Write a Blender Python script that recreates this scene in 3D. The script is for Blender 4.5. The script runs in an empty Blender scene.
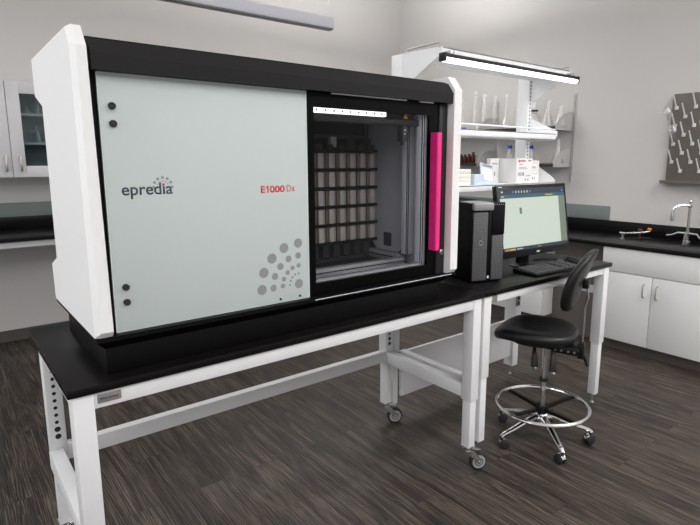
import bpy, bmesh, math, random
from mathutils import Vector, Matrix
random.seed(7)
PI = math.pi
scene = bpy.context.scene
COL = scene.collection

# ------------------------------------------------------------------ camera
cam_d = bpy.data.cameras.new('camera')
cam = bpy.data.objects.new('camera', cam_d)
COL.objects.link(cam)
F = 538.2306
yaw, pit, rol = 0.681763, 0.172926, 0.001295
fw = Vector((math.sin(yaw)*math.cos(pit), math.cos(yaw)*math.cos(pit), -math.sin(pit)))
rt = Vector((math.cos(yaw), -math.sin(yaw), 0))
up = rt.cross(fw)
r2 = rt*math.cos(rol) + up*math.sin(rol)
u2 = -rt*math.sin(rol) + up*math.cos(rol)
M = Matrix((r2, u2, -fw)).transposed().to_4x4()
M.translation = Vector((-0.227788, -1.563049, 1.526053))
cam.matrix_world = M
cam_d.sensor_width = 36
cam_d.lens = F/700*36
cam_d.shift_x = -17.92/700
cam_d.shift_y = -8.78/700
cam_d.clip_start = 0.02
scene.camera = cam

# ------------------------------------------------------------------ materials
def nodemat(name):
    m = bpy.data.materials.new(name)
    m.use_nodes = True
    nt = m.node_tree
    return m, nt, nt.nodes['Principled BSDF']

def pmat(name, col, rough=0.5, metal=0.0, spec=0.5, noise=0.0, nscale=40, bump=0.0, coat=0.0, emit=0.0):
    m, nt, b = nodemat(name)
    b.inputs['Base Color'].default_value = (*col, 1)
    b.inputs['Roughness'].default_value = rough
    b.inputs['Metallic'].default_value = metal
    b.inputs['Specular IOR Level'].default_value = spec
    b.inputs['Coat Weight'].default_value = coat
    if emit:
        b.inputs['Emission Color'].default_value = (*col, 1)
        b.inputs['Emission Strength'].default_value = emit
    tc = nt.nodes.new('ShaderNodeTexCoord')
    n = nt.nodes.new('ShaderNodeTexNoise')
    n.inputs['Scale'].default_value = nscale
    n.inputs['Detail'].default_value = 4
    nt.links.new(tc.outputs['Object'], n.inputs['Vector'])
    if noise:
        mx = nt.nodes.new('ShaderNodeMix'); mx.data_type = 'RGBA'
        mx.inputs['A'].default_value = (*[c*(1-noise) for c in col], 1)
        mx.inputs['B'].default_value = (*[min(1, c*(1+noise)) for c in col], 1)
        nt.links.new(n.outputs['Fac'], mx.inputs['Factor'])
        nt.links.new(mx.outputs['Result'], b.inputs['Base Color'])
    if bump:
        bp = nt.nodes.new('ShaderNodeBump')
        bp.inputs['Strength'].default_value = bump
        bp.inputs['Distance'].default_value = 0.002
        nt.links.new(n.outputs['Fac'], bp.inputs['Height'])
        nt.links.new(bp.outputs['Normal'], b.inputs['Normal'])
    return m

def glassmat(name, tint=(1, 1, 1), gloss=0.06, edge=0.5, rough=0.03, gcol=(1, 1, 1)):
    m = bpy.data.materials.new(name); m.use_nodes = True
    nt = m.node_tree; nt.nodes.clear()
    out = nt.nodes.new('ShaderNodeOutputMaterial')
    tr = nt.nodes.new('ShaderNodeBsdfTransparent'); tr.inputs['Color'].default_value = (*tint, 1)
    gl = nt.nodes.new('ShaderNodeBsdfGlossy'); gl.inputs['Roughness'].default_value = rough
    gl.inputs['Color'].default_value = (*gcol, 1)
    lw = nt.nodes.new('ShaderNodeLayerWeight'); lw.inputs['Blend'].default_value = 0.35
    mr = nt.nodes.new('ShaderNodeMapRange')
    mr.inputs['To Min'].default_value = gloss; mr.inputs['To Max'].default_value = edge
    mx = nt.nodes.new('ShaderNodeMixShader')
    nt.links.new(lw.outputs['Facing'], mr.inputs['Value'])
    nt.links.new(mr.outputs['Result'], mx.inputs['Fac'])
    nt.links.new(tr.outputs[0], mx.inputs[1]); nt.links.new(gl.outputs[0], mx.inputs[2])
    nt.links.new(mx.outputs[0], out.inputs['Surface'])
    return m

def floor_material():
    m, nt, b = nodemat('wood_plank_floor')
    N, L = nt.nodes, nt.links
    tc = N.new('ShaderNodeTexCoord')
    sep = N.new('ShaderNodeSeparateXYZ'); L.new(tc.outputs['Object'], sep.inputs[0])
    comb = N.new('ShaderNodeCombineXYZ')
    L.new(sep.outputs['Y'], comb.inputs['X']); L.new(sep.outputs['X'], comb.inputs['Y'])
    br = N.new('ShaderNodeTexBrick')
    br.offset = 0.37; br.offset_frequency = 2
    br.inputs['Scale'].default_value = 1
    br.inputs['Brick Width'].default_value = 1.15
    br.inputs['Row Height'].default_value = 0.145
    br.inputs['Mortar Size'].default_value = 0.0011
    br.inputs['Mortar Smooth'].default_value = 0.3
    br.inputs['Color1'].default_value = (0, 0, 0, 1); br.inputs['Color2'].default_value = (1, 1, 1, 1)
    br.inputs['Mortar'].default_value = (0.5, 0.5, 0.5, 1)
    L.new(comb.outputs[0], br.inputs['Vector'])
    # offset of the grain per plank
    off = N.new('ShaderNodeVectorMath'); off.operation = 'MULTIPLY_ADD'
    off.inputs[1].default_value = (7.3, 13.7, 5.1)
    L.new(br.outputs['Color'], off.inputs[0]); L.new(tc.outputs['Object'], off.inputs[2])
    def noise(sx, sy, det, rough, dist):
        mp = N.new('ShaderNodeMapping'); mp.inputs['Scale'].default_value = (sx, sy, 1)
        L.new(off.outputs[0], mp.inputs['Vector'])
        n = N.new('ShaderNodeTexNoise'); n.inputs['Scale'].default_value = 1
        n.inputs['Detail'].default_value = det; n.inputs['Roughness'].default_value = rough
        n.inputs['Distortion'].default_value = dist
        L.new(mp.outputs[0], n.inputs['Vector']); return n
    fine = noise(95, 4.5, 6, 0.7, 0.6)
    mid = noise(15, 1.1, 5, 0.62, 2.2)
    # cathedral figure
    mpw = N.new('ShaderNodeMapping'); mpw.inputs['Scale'].default_value = (11, 0.9, 1)
    L.new(off.outputs[0], mpw.inputs['Vector'])
    wv = N.new('ShaderNodeTexWave'); wv.wave_type = 'BANDS'; wv.bands_direction = 'X'
    wv.inputs['Scale'].default_value = 2.6; wv.inputs['Distortion'].default_value = 14
    wv.inputs['Detail'].default_value = 3; wv.inputs['Detail Scale'].default_value = 0.8
    L.new(mpw.outputs[0], wv.inputs['Vector'])
    def math_(op, a, b_):
        k = N.new('ShaderNodeMath'); k.operation = op
        for i, v in enumerate((a, b_)):
            if isinstance(v, (int, float)): k.inputs[i].default_value = v
            else: L.new(v, k.inputs[i])
        return k.outputs[0]
    s = math_('ADD', math_('MULTIPLY', fine.outputs['Fac'], 0.42), math_('MULTIPLY', mid.outputs['Fac'], 0.74))
    s = math_('ADD', s, math_('MULTIPLY', wv.outputs['Fac'], 0.19))
    s = math_('ADD', s, math_('MULTIPLY', br.outputs['Color'], 0.06))
    cr = N.new('ShaderNodeValToRGB')
    e = cr.color_ramp.elements
    e[0].position = 0.53; e[0].color = (0.011, 0.0085, 0.0073, 1)
    e[1].position = 0.90; e[1].color = (0.122, 0.098, 0.079, 1)
    k = cr.color_ramp.elements.new(0.70); k.color = (0.037, 0.0288, 0.0235, 1)
    L.new(s, cr.inputs['Fac'])
    mx = N.new('ShaderNodeMix'); mx.data_type = 'RGBA'
    mx.inputs['B'].default_value = (0.018, 0.014, 0.012, 1)
    L.new(br.outputs['Fac'], mx.inputs['Factor']); L.new(cr.outputs['Color'], mx.inputs['A'])
    L.new(mx.outputs['Result'], b.inputs['Base Color'])
    b.inputs['Roughness'].default_value = 0.47
    b.inputs['Specular IOR Level'].default_value = 0.35
    bp = N.new('ShaderNodeBump'); bp.inputs['Strength'].default_value = 0.25; bp.inputs['Distance'].default_value = 0.002
    L.new(s, bp.inputs['Height']); L.new(bp.outputs['Normal'], b.inputs['Normal'])
    return m

def mesh_grille_material():
    m, nt, b = nodemat('perforated_grille')
    tc = nt.nodes.new('ShaderNodeTexCoord')
    v = nt.nodes.new('ShaderNodeTexVoronoi'); v.inputs['Scale'].default_value = 120
    v.inputs['Randomness'].default_value = 0.0
    nt.links.new(tc.outputs['Object'], v.inputs['Vector'])
    cr = nt.nodes.new('ShaderNodeValToRGB')
    cr.color_ramp.elements[0].position = 0.30; cr.color_ramp.elements[0].color = (0.012, 0.012, 0.013, 1)
    cr.color_ramp.elements[1].position = 0.46; cr.color_ramp.elements[1].color = (0.10, 0.10, 0.103, 1)
    nt.links.new(v.outputs['Distance'], cr.inputs['Fac'])
    nt.links.new(cr.outputs['Color'], b.inputs['Base Color'])
    b.inputs['Roughness'].default_value = 0.5
    return m

MAT = {
 'floor': floor_material(),
 'wall': pmat('painted_wall', (0.60, 0.583, 0.572), 0.85, noise=0.015, nscale=3, bump=0.08),
 'ceiling': pmat('painted_ceiling', (0.85, 0.845, 0.84), 0.9, noise=0.01),
 'base_trim': pmat('vinyl_baseboard', (0.085, 0.075, 0.070), 0.55, noise=0.05),
 'white_panel': pmat('white_powder_coat', (0.82, 0.815, 0.82), 0.5, noise=0.008),
 'white_steel': pmat('white_bench_steel', (0.735, 0.735, 0.75), 0.42, noise=0.01),
 'shelf_white': pmat('white_shelf_steel', (0.86, 0.87, 0.885), 0.4, noise=0.01),
 'cab_white': pmat('white_laminate', (0.74, 0.74, 0.745), 0.42, noise=0.012, nscale=6),
 'cab_grey': pmat('grey_white_laminate', (0.56, 0.555, 0.575), 0.45, noise=0.012),
 'bench_top': pmat('black_resin_top', (0.0050, 0.0042, 0.0042), 0.30, spec=0.16, noise=0.12, nscale=300, bump=0.05),
 'counter': pmat('black_counter_resin', (0.0045, 0.0042, 0.0045), 0.28, spec=0.22, noise=0.1, nscale=200),
 'black': pmat('black_powder_coat', (0.0030, 0.0027, 0.0029), 0.45, spec=0.12, noise=0.08),
 'charcoal': pmat('charcoal_metal', (0.0145, 0.0135, 0.0145), 0.5, spec=0.15, noise=0.06, nscale=200),
 'column_grey': pmat('dark_grey_column', (0.022, 0.022, 0.024), 0.48, spec=0.2, noise=0.06),
 'gloss_black': pmat('gloss_black_frame', (0.0010, 0.0009, 0.0010), 0.3, spec=0.08, noise=0.05),
 'door_glass': pmat('frosted_glass_door', (0.515, 0.565, 0.56), 0.5, spec=0.3, noise=0.012, nscale=12),
 'door_edge': pmat('polished_glass_edge', (0.62, 0.72, 0.69), 0.2, noise=0.02),
 'pink': pmat('magenta_handle', (0.78, 0.018, 0.215), 0.4, noise=0.02),
 'logo_slate': pmat('slate_print', (0.035, 0.055, 0.075), 0.5, noise=0.02),
 'logo_red': pmat('red_print', (0.62, 0.03, 0.045), 0.5, noise=0.02),
 'logo_grey': pmat('grey_print', (0.25, 0.25, 0.265), 0.5, noise=0.02),
 'chrome': pmat('chrome', (0.78, 0.78, 0.79), 0.12, metal=1.0, noise=0.02),
 'steel': pmat('brushed_steel', (0.45, 0.45, 0.46), 0.35, metal=1.0, noise=0.05),
 'nickel': pmat('satin_nickel', (0.50, 0.47, 0.43), 0.38, metal=1.0, noise=0.04),
 'rubber': pmat('black_rubber', (0.012, 0.012, 0.012), 0.7, noise=0.1),
 'wheel_grey': pmat('grey_polyurethane', (0.30, 0.30, 0.315), 0.5, noise=0.04),
 'plastic_black': pmat('black_plastic', (0.0040, 0.0040, 0.0043), 0.38, spec=0.3, noise=0.08),
 'vinyl': pmat('black_upholstery', (0.0055, 0.0052, 0.0055), 0.40, spec=0.4, noise=0.12, nscale=120, bump=0.15),
 'pc_black': pmat('black_computer_case', (0.0025, 0.0025, 0.0027), 0.45, spec=0.15, noise=0.08),
 'pc_silver': pmat('grey_computer_handle', (0.30, 0.30, 0.31), 0.4, metal=0.3, noise=0.04),
 'grille': mesh_grille_material(),
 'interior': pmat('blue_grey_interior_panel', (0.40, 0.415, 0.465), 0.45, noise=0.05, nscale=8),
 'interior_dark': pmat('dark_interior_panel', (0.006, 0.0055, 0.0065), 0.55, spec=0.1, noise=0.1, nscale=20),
 'alu': pmat('anodised_aluminium', (0.62, 0.64, 0.69), 0.4, metal=0.0, noise=0.04),
 'alu_dark': pmat('darker_aluminium', (0.26, 0.265, 0.28), 0.45, noise=0.04),  # darker tone of the aluminium, for the horizontal profiles
 'mag_grey': pmat('grey_magazine_plastic', (0.38, 0.352, 0.330), 0.5, noise=0.08, nscale=90),
 'mag_brown': pmat('brown_magazine_rail', (0.17, 0.115, 0.085), 0.55, noise=0.1, nscale=90),
 'strip_lit': pmat('white_glowing_strip', (1.0, 1.0, 1.0), 0.5, emit=1.6),
 'lamp_tube': pmat('lit_lamp_diffuser', (1.0, 1.0, 1.0), 0.5, emit=2.8),
 'yellow': pmat('warning_yellow', (0.85, 0.45, 0.01), 0.5, noise=0.02),
 'green_panel': pmat('grey_green_panel', (0.165, 0.195, 0.19), 0.5, noise=0.03),
 'peg_board': pmat('taupe_peg_board', (0.145, 0.125, 0.108), 0.55, noise=0.06, nscale=20),
 'peg_white': pmat('white_peg_plastic', (0.75, 0.75, 0.76), 0.4, noise=0.02),
 'wall_grey': pmat('grey_bracket_paint', (0.52, 0.515, 0.51), 0.5, noise=0.02),
 'shelf_black': pmat('black_shelf_laminate', (0.012, 0.011, 0.011), 0.45, noise=0.08),
 'card_white': pmat('white_carton', (0.83, 0.825, 0.82), 0.6, noise=0.015),
 'foam': pmat('cream_foam', (0.82, 0.80, 0.74), 0.7, noise=0.02),
 'blue_plastic': pmat('clear_blue_plastic', (0.56, 0.66, 0.76), 0.25, noise=0.03),
 'blue_cap': pmat('blue_cap_plastic', (0.015, 0.055, 0.46), 0.4, noise=0.03),
 'amber': pmat('amber_glass', (0.065, 0.018, 0.008), 0.12, noise=0.05),
 'orange': pmat('orange_knob', (0.85, 0.20, 0.02), 0.45, noise=0.03),
 'dark_red': pmat('dark_red_knob', (0.16, 0.03, 0.02), 0.45, noise=0.03),
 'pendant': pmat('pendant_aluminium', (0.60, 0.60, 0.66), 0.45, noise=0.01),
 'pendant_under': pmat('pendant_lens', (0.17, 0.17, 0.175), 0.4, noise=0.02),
 'cable': pmat('white_cable', (0.75, 0.74, 0.73), 0.5, noise=0.02),
 'knee': pmat('taupe_laminate', (0.115, 0.103, 0.094), 0.5, noise=0.04),
 'plate': pmat('grey_name_plate', (0.20, 0.19, 0.175), 0.4, noise=0.04),
 'plate_blue': pmat('dark_blue_print', (0.015, 0.02, 0.16), 0.5, noise=0.02),
 'glass': glassmat('clear_glassware', (0.97, 0.97, 0.97), 0.10, 0.85, 0.25),
 'cab_glass': glassmat('cabinet_door_glass', (0.72, 0.77, 0.775), 0.03, 0.3, 0.03),
 'window_glass': glassmat('scanner_window_glass', (0.96, 0.96, 0.97), 0.001, 0.05, 0.03),
 'cab_in': pmat('cabinet_interior', (0.48, 0.505, 0.51), 0.6, noise=0.03),
 'cab_shelf': pmat('cabinet_shelf_edge', (0.62, 0.64, 0.65), 0.5, noise=0.02),
}
def emat(name, col, s=1.0):
    m, nt, b = nodemat(name)
    b.inputs['Base Color'].default_value = (0.01, 0.01, 0.01, 1)
    b.inputs['Roughness'].default_value = 0.3
    b.inputs['Emission Color'].default_value = (*col, 1)
    b.inputs['Emission Strength'].default_value = s
    return m
SCR = [emat('screen_page', (0.57, 0.645, 0.555), 1.0), emat('screen_titlebar', (0.010, 0.022, 0.045), 1.0),
       emat('screen_toolbar', (0.02, 0.095, 0.125), 1.0), emat('screen_side', (0.16, 0.20, 0.15), 1.0),
       emat('screen_icon', (0.45, 0.50, 0.52), 1.0), emat('screen_blue', (0.04, 0.22, 0.62), 1.0),
       emat('screen_tissue', (0.03, 0.26, 0.12), 1.0), emat('screen_yellow', (0.55, 0.45, 0.03), 1.0),
       emat('screen_orange', (0.45, 0.20, 0.05), 1.0), emat('screen_purple', (0.25, 0.03, 0.22), 1.0)]

# ------------------------------------------------------------------ mesh helpers
def _setmi(fs, mi):
    for f in fs: f.material_index = mi

def box(bm, x0, x1, y0, y1, z0, z1, bev=0.0, mi=0, M=None, seg=2):
    r = bmesh.ops.create_cube(bm, size=1.0)
    vs = r['verts']
    for v in vs:
        v.co = Vector(((x0+x1)/2+v.co.x*(x1-x0), (y0+y1)/2+v.co.y*(y1-y0), (z0+z1)/2+v.co.z*(z1-z0)))
    es = list({e for v in vs for e in v.link_edges})
    fs = list({f for v in vs for f in v.link_faces})
    _setmi(fs, mi)
    allv = vs
    if bev > 0:
        b = min(bev, 0.49*min(abs(x1-x0), abs(y1-y0), abs(z1-z0)))
        rr = bmesh.ops.bevel(bm, geom=es, offset=b, segments=seg, profile=0.5, affect='EDGES', clamp_overlap=True)
        allv = list({v for v in rr['verts']} | {v for v in vs if v.is_valid})
        _setmi(rr['faces'], mi)
    if M is not None:
        for v in allv: v.co = M @ v.co
    return allv

def ring_frames(pts, closed=False):
    pts = [Vector(p) for p in pts]; n = len(pts); fr = []
    prev = None
    for i in range(n):
        if closed: t = pts[(i+1) % n]-pts[(i-1) % n]
        else: t = pts[min(i+1, n-1)]-pts[max(i-1, 0)]
        t.normalize()
        if prev is None:
            a = Vector((0, 0, 1)) if abs(t.z) < 0.9 else Vector((1, 0, 0))
            u = a.cross(t).normalized()
        else:
            u = prev-t*prev.dot(t)
            u.normalize()
        prev = u
        fr.append((pts[i], u, t.cross(u)))
    return fr

def tube(bm, pts, r, n=10, closed=False, mi=0, cap=True, flat=None):
    fr = ring_frames(pts, closed)
    rings = []
    for i, (p, u, w) in enumerate(fr):
        rr = r[i] if isinstance(r, (list, tuple)) else r
        ra, rb = (rr, rr) if flat is None else (rr*flat[0], rr*flat[1])
        rings.append([bm.verts.new(p+u*ra*math.cos(2*PI*k/n)+w*rb*math.sin(2*PI*k/n)) for k in range(n)])
    m = len(rings)
    for i in range(m if closed else m-1):
        a, b = rings[i], rings[(i+1) % m]
        for k in range(n):
            f = bm.faces.new((a[k], a[(k+1) % n], b[(k+1) % n], b[k])); f.material_index = mi
    if cap and not closed:
        bm.faces.new(list(reversed(rings[0]))).material_index = mi
        bm.faces.new(rings[-1]).material_index = mi

def cyl(bm, p0, p1, r0, r1=None, n=20, mi=0):
    r1 = r0 if r1 is None else r1
    tube(bm, [p0, p1], [r0, r1], n=n, mi=mi)

def lathe(bm, prof, o=(0, 0, 0), axis=None, n=24, mi=0, cap=(True, True)):
    """prof = [(r, h)...] revolved about +Z at o (or about axis)."""
    o = Vector(o)
    q = Matrix.Identity(3) if axis is None else Vector((0, 0, 1)).rotation_difference(Vector(axis)).to_matrix()
    rings = []
    for r, h in prof:
        rings.append([bm.verts.new(o+q @ Vector((r*math.cos(2*PI*k/n), r*math.sin(2*PI*k/n), h))) for k in range(n)])
    for i in range(len(rings)-1):
        a, b = rings[i], rings[i+1]
        for k in range(n):
            bm.faces.new((a[k], a[(k+1) % n], b[(k+1) % n], b[k])).material_index = mi
    if cap[0]: bm.faces.new(list(reversed(rings[0]))).material_index = mi
    if cap[1]: bm.faces.new(rings[-1]).material_index = mi

def loft(bm, rings, mi=0, cap=True):
    vr = [[bm.verts.new(Vector(p)) for p in r] for r in rings]
    n = len(vr[0])
    for i in range(len(vr)-1):
        for k in range(n):
            bm.faces.new((vr[i][k], vr[i][(k+1) % n], vr[i+1][(k+1) % n], vr[i+1][k])).material_index = mi
    if cap:
        bm.faces.new(list(reversed(vr[0]))).material_index = mi
        bm.faces.new(vr[-1]).material_index = mi

def prism(bm, poly, vec, mi=0):
    v = Vector(vec)
    loft(bm, [[Vector(p) for p in poly], [Vector(p)+v for p in poly]], mi)

def disc(bm, c, axis, r, h=0.0006, n=18, mi=0):
    cyl(bm, Vector(c), Vector(c)+Vector(axis)*h, r, n=n, mi=mi)

ROOTM = {}
def obj(name, bm, mats, parent=None, world=True, smooth=True, ang=35, label=None, kind=None):
    bmesh.ops.recalc_face_normals(bm, faces=bm.faces[:])
    me = bpy.data.meshes.new(name)
    if parent is not None and world:
        bm.transform(ROOTM[parent.name].inverted())
    bm.to_mesh(me); bm.free()
    if not isinstance(mats, (list, tuple)): mats = [mats]
    for m in mats: me.materials.append(MAT[m] if isinstance(m, str) else m)
    if smooth:
        me.polygons.foreach_set('use_smooth', [True]*len(me.polygons))
        me.set_sharp_from_angle(angle=math.radians(ang))
    o = bpy.data.objects.new(name, me)
    COL.objects.link(o)
    if parent is not None:
        o.parent = parent
        ROOTM[o.name] = ROOTM[parent.name]
    else:
        ROOTM[o.name] = Matrix.Identity(4)
    if label: o['label'] = label
    if kind: o['kind'] = kind
    return o

def tag(o, label, cat, group=None):
    o['label'] = label; o['category'] = cat
    if group: o['group'] = group
    return o

def thing(name, label, cat, loc=(0, 0, 0), rz=0.0, group=None):
    o = bpy.data.objects.new(name, None)
    o.empty_display_size = 0.05
    COL.objects.link(o)
    o.location = loc; o.rotation_euler = (0, 0, rz)
    ROOTM[o.name] = Matrix.Translation(Vector(loc)) @ Matrix.Rotation(rz, 4, 'Z')
    return tag(o, label, cat, group)

def struct(name, bm, m, smooth=False):
    return obj(name, bm, m, kind='structure', smooth=smooth)

def copy_thing(o, loc, label):
    c = o.copy(); COL.objects.link(c); c.location = loc; c['label'] = label
    for ch in o.children:
        d = ch.copy(); COL.objects.link(d); d.parent = c
        for g in ch.children:
            e = g.copy(); COL.objects.link(e); e.parent = d
    return c

def B(): return bmesh.new()

def text_bm(body, height_x, x0, z0, y, bold=0.0, thick=0.0006):
    """flat lettering in the XZ plane at depth y, facing -Y; height_x is the x-height; returns bm and width"""
    cu = bpy.data.curves.new('lettering', 'FONT')
    cu.body = body; cu.size = 1.0; cu.offset = bold; cu.resolution_u = 4
    tmp = bpy.data.objects.new('lettering', cu)
    COL.objects.link(tmp)
    bpy.context.view_layer.update()
    dg = bpy.context.evaluated_depsgraph_get()
    me = bpy.data.meshes.new_from_object(tmp.evaluated_get(dg))
    bm = B(); bm.from_mesh(me)
    bpy.data.objects.remove(tmp); bpy.data.curves.remove(cu); bpy.data.meshes.remove(me)
    s = height_x
    r = bmesh.ops.extrude_face_region(bm, geom=bm.faces[:])
    for v in [g for g in r['geom'] if isinstance(g, bmesh.types.BMVert)]: v.co.z += thick/s
    xs = [v.co.x for v in bm.verts]
    x_min, x_max = min(xs), max(xs)
    for v in bm.verts:
        v.co = Vector((x0+(v.co.x-x_min)*s, y-v.co.z*s, z0+v.co.y*s))
    return bm, (x_max-x_min)*s

def text_fit(body, x0, x1, z0, y, zs=1.0, bold=0.0):
    bm, w = text_bm(body, 1.0, 0, 0, 0, bold)
    k = (x1-x0)/w
    for v in bm.verts:
        v.co = Vector((x0+v.co.x*k, y+(v.co.y*1.0), z0+v.co.z*k*zs))
    return bm

# ------------------------------------------------------------------ room shell
XR, YB, ZC = 4.60, 3.75, 3.60
XL, YF = -2.6, -3.6
bm = B(); box(bm, XL, XR+0.1, YF, YB+0.1, -0.1, 0.0); struct('floor', bm, 'floor')
bm = B(); box(bm, XL, XR+0.1, YB, YB+0.1, 0.0, ZC); struct('wall_back', bm, 'wall')
bm = B(); box(bm, XR, XR+0.1, YF, YB, 0.0, ZC); struct('wall_right', bm, 'wall')
bm = B(); box(bm, XL, XR+0.1, YF, YB+0.1, ZC, ZC+0.1); struct('ceiling', bm, 'ceiling')
bm = B(); box(bm, XL, 3.9, YB-0.010, YB-0.0005, 0.0005, 0.10, 0.003); struct('baseboard_back', bm, 'base_trim')

# ------------------------------------------------------------------ back counter and wall cabinet (left background)
bm = B()
box(bm, XL+0.3, 3.3, 3.10, YB-0.012, 0.927, 0.957, 0.004)
wt = obj('worktop', bm, 'counter')
tag(wt, 'black worktop along the back wall behind the scanner', 'worktop')
bm = B(); box(bm, XL+0.3, 3.3, YB-0.033, YB-0.012, 0.957, 1.058, 0.002); obj('backsplash', bm, 'counter', wt)
bm = B(); box(bm, XL+0.3, 3.3, 3.125, 3.15, 0.880, 0.927, 0.002); obj('apron', bm, 'cab_grey', wt, label='pale grey apron under the front edge')
for k, x in enumerate((XL+0.32, 1.9, 3.25)):
    bm = B(); box(bm, x, x+0.03, 3.16, YB-0.012, 0.0, 0.927, 0.002); obj('support_panel', bm, 'cab_grey', wt)
bm = B(); box(bm, XL+0.3, 3.3, YB-0.028, YB-0.011, 1.0585, 1.172, 0.002)
tag(obj('splash_panel', bm, 'green_panel'), 'grey-green strip panel on the back wall above the left black worktop', 'panel')

wc = thing('wall_cabinet', 'pale grey glass-fronted wall cabinet on the back wall at the left', 'cabinet', (0.293, 3.42, 1.385))
CX0, CX1, CZ0, CZ1, CY = -0.46, 1.045, 1.385, 2.112, 3.44
bm = B()
box(bm, CX0, CX1, CY, YB-0.001, CZ1-0.02, CZ1); box(bm, CX0, CX1, CY, YB-0.001, CZ0, CZ0+0.02)
for x in (CX0, 0.283, CX1-0.02): box(bm, x, x+0.02, CY, YB-0.001, CZ0+0.02, CZ1-0.02)
obj('carcass', bm, 'cab_grey', wc)
bm = B(); box(bm, CX0+0.02, CX1-0.02, YB-0.014, YB-0.002, CZ0+0.02, CZ1-0.02); obj('back_panel', bm, 'cab_in', wc)
for z in (1.64, 1.86):
    bm = B(); box(bm, CX0+0.02, 0.283, CY+0.02, YB-0.015, z, z+0.018); box(bm, 0.303, CX1-0.02, CY+0.02, YB-0.015, z, z+0.018)
    obj('shelf', bm, 'cab_shelf', wc)
for a, b_, hx in ((CX0+0.002, 0.291, 0.253), (0.295, CX1-0.002, 0.349)):
    bm = B(); st = 0.088
    box(bm, a, a+st, CY-0.02, CY-0.001, CZ0+0.003, CZ1-0.003, 0.002); box(bm, b_-st, b_, CY-0.02, CY-0.001, CZ0+0.003, CZ1-0.003, 0.002)
    box(bm, a+st, b_-st, CY-0.02, CY-0.001, CZ0+0.003, CZ0+0.09, 0.001); box(bm, a+st, b_-st, CY-0.02, CY-0.001, CZ1-0.09, CZ1-0.003, 0.001)
    d = obj('door', bm, 'cab_grey', wc)
    bm = B(); box(bm, a+st, b_-st, CY-0.013, CY-0.008, CZ0+0.09, CZ1-0.09); obj('glass_pane', bm, 'cab_glass', d)
    bm = B(); tube(bm, [(hx, CY-0.02, 1.440), (hx, CY-0.036, 1.4405), (hx, CY-0.040, 1.447), (hx, CY-0.040, 1.543), (hx, CY-0.036, 1.5495), (hx, CY-0.02, 1.55)], 0.007, 8)
    obj('handle', bm, 'nickel', d, label='satin metal pull handle')

def beaker_bm(r, h):
    bm = B(); lathe(bm, [(r*0.95, 0), (r, 0.008), (r, h*0.9), (r*1.1, h)], n=16, cap=(True, False)); return bm
def flask_bm(r, h):
    bm = B(); lathe(bm, [(r*0.95, 0), (r, 0.010), (r*0.95, h*0.12), (r*0.32, h*0.66), (r*0.28, h*0.93), (r*0.36, h)], n=20, cap=(True, False)); return bm
def cylinder_bm(r, h):
    bm = B(); lathe(bm, [(r*1.8, 0), (r*1.8, 0.008), (r*0.95, 0.016), (r, h-0.01), (r*1.15, h)], n=14, cap=(True, False)); return bm
cg = [(0.43, 3.56, 1.658, 'b', 0.035, 0.09, 'small glass beaker on the middle shelf of the glass wall cabinet, left one'),
      (0.50, 3.55, 1.658, 'f', 0.04, 0.14, 'glass conical flask on the middle shelf of the glass wall cabinet'),
      (0.44, 3.58, 1.878, 'f', 0.05, 0.15, 'wide glass flask on the top shelf of the glass wall cabinet'),
      (0.53, 3.54, 1.878, 'b', 0.04, 0.11, 'glass beaker on the top shelf of the glass wall cabinet'),
      (0.46, 3.55, 1.405, 'b', 0.04, 0.07, 'short glass beaker on the floor of the glass wall cabinet')]
for x, y, z, k, r, h, lb in cg:
    bm = beaker_bm(r, h) if k == 'b' else flask_bm(r, h)
    bm.transform(Matrix.Translation((x, y, z)))
    tag(obj('beaker' if k == 'b' else 'conical_flask', bm, 'glass', smooth=True), lb, 'glassware', 'glassware in the wall cabinet')

# ------------------------------------------------------------------ right wall: base cabinets, counter, splash
FX = 3.97
ct = B(); box(ct, 3.94, XR-0.002, -1.35, YB-0.66, 0.845, 0.876, 0.004)
ct = obj('sink_worktop', ct, 'counter')
tag(ct, 'long black worktop with taps along the right wall', 'worktop')
bm = B(); box(bm, XR-0.022, XR-0.002, -1.35, YB-0.66, 0.876, 0.982, 0.002); obj('backsplash', bm, 'counter', ct)
bm = B(); box(bm, XR-0.016, XR-0.0005, 0.865, YB-0.045, 0.9825, 1.110, 0.002)
tag(obj('splash_panel', bm, 'green_panel'), 'grey-green strip panel on the right wall behind the monitor', 'panel')

def base_cabinet(name, label, y0, y1, doors, zt=0.845, drawers=None, zb=0.092, hz=(0.486, 0.587)):
    t = thing(name, label, 'cabinet', (FX, (y0+y1)/2, 0))
    bm = B(); box(bm, FX+0.002, XR-0.003, y0, y1, zb, zt-0.001, 0.0); obj('carcass', bm, 'cab_white', t, smooth=False)
    bm = B(); box(bm, FX+0.035, XR-0.05, y0+0.004, y1-0.004, 0.0, zb, 0.0); obj('toe_kick', bm, 'base_trim', t, smooth=False)
    bm = B(); box(bm, FX-0.018, FX, y0+0.002, y1-0.002, 0.651, zt-0.004, 0.002); obj('front_panel', bm, 'cab_white', t)
    for a, b_, hy in doors:
        bm = B(); box(bm, FX-0.018, FX, a+0.002, b_-0.002, zb, 0.646, 0.002); d = obj('door', bm, 'cab_white', t)
        if hy is not None:
            z0, z1 = hz
            bm = B(); tube(bm, [(FX-0.018, hy, z0), (FX-0.040, hy, z0+0.004), (FX-0.046, hy, z0+0.014), (FX-0.046, hy, z1-0.014), (FX-0.040, hy, z1-0.004), (FX-0.018, hy, z1)], 0.0055, 8)
            obj('handle', bm, 'nickel', d, label='satin metal pull handle')
    return t
base_cabinet('sink_cabinet', 'white two-door sink cabinet with satin pulls on the right wall', -0.235, 0.570, [(-0.235, 0.170, 0.128), (0.170, 0.570, 0.224)])
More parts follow.
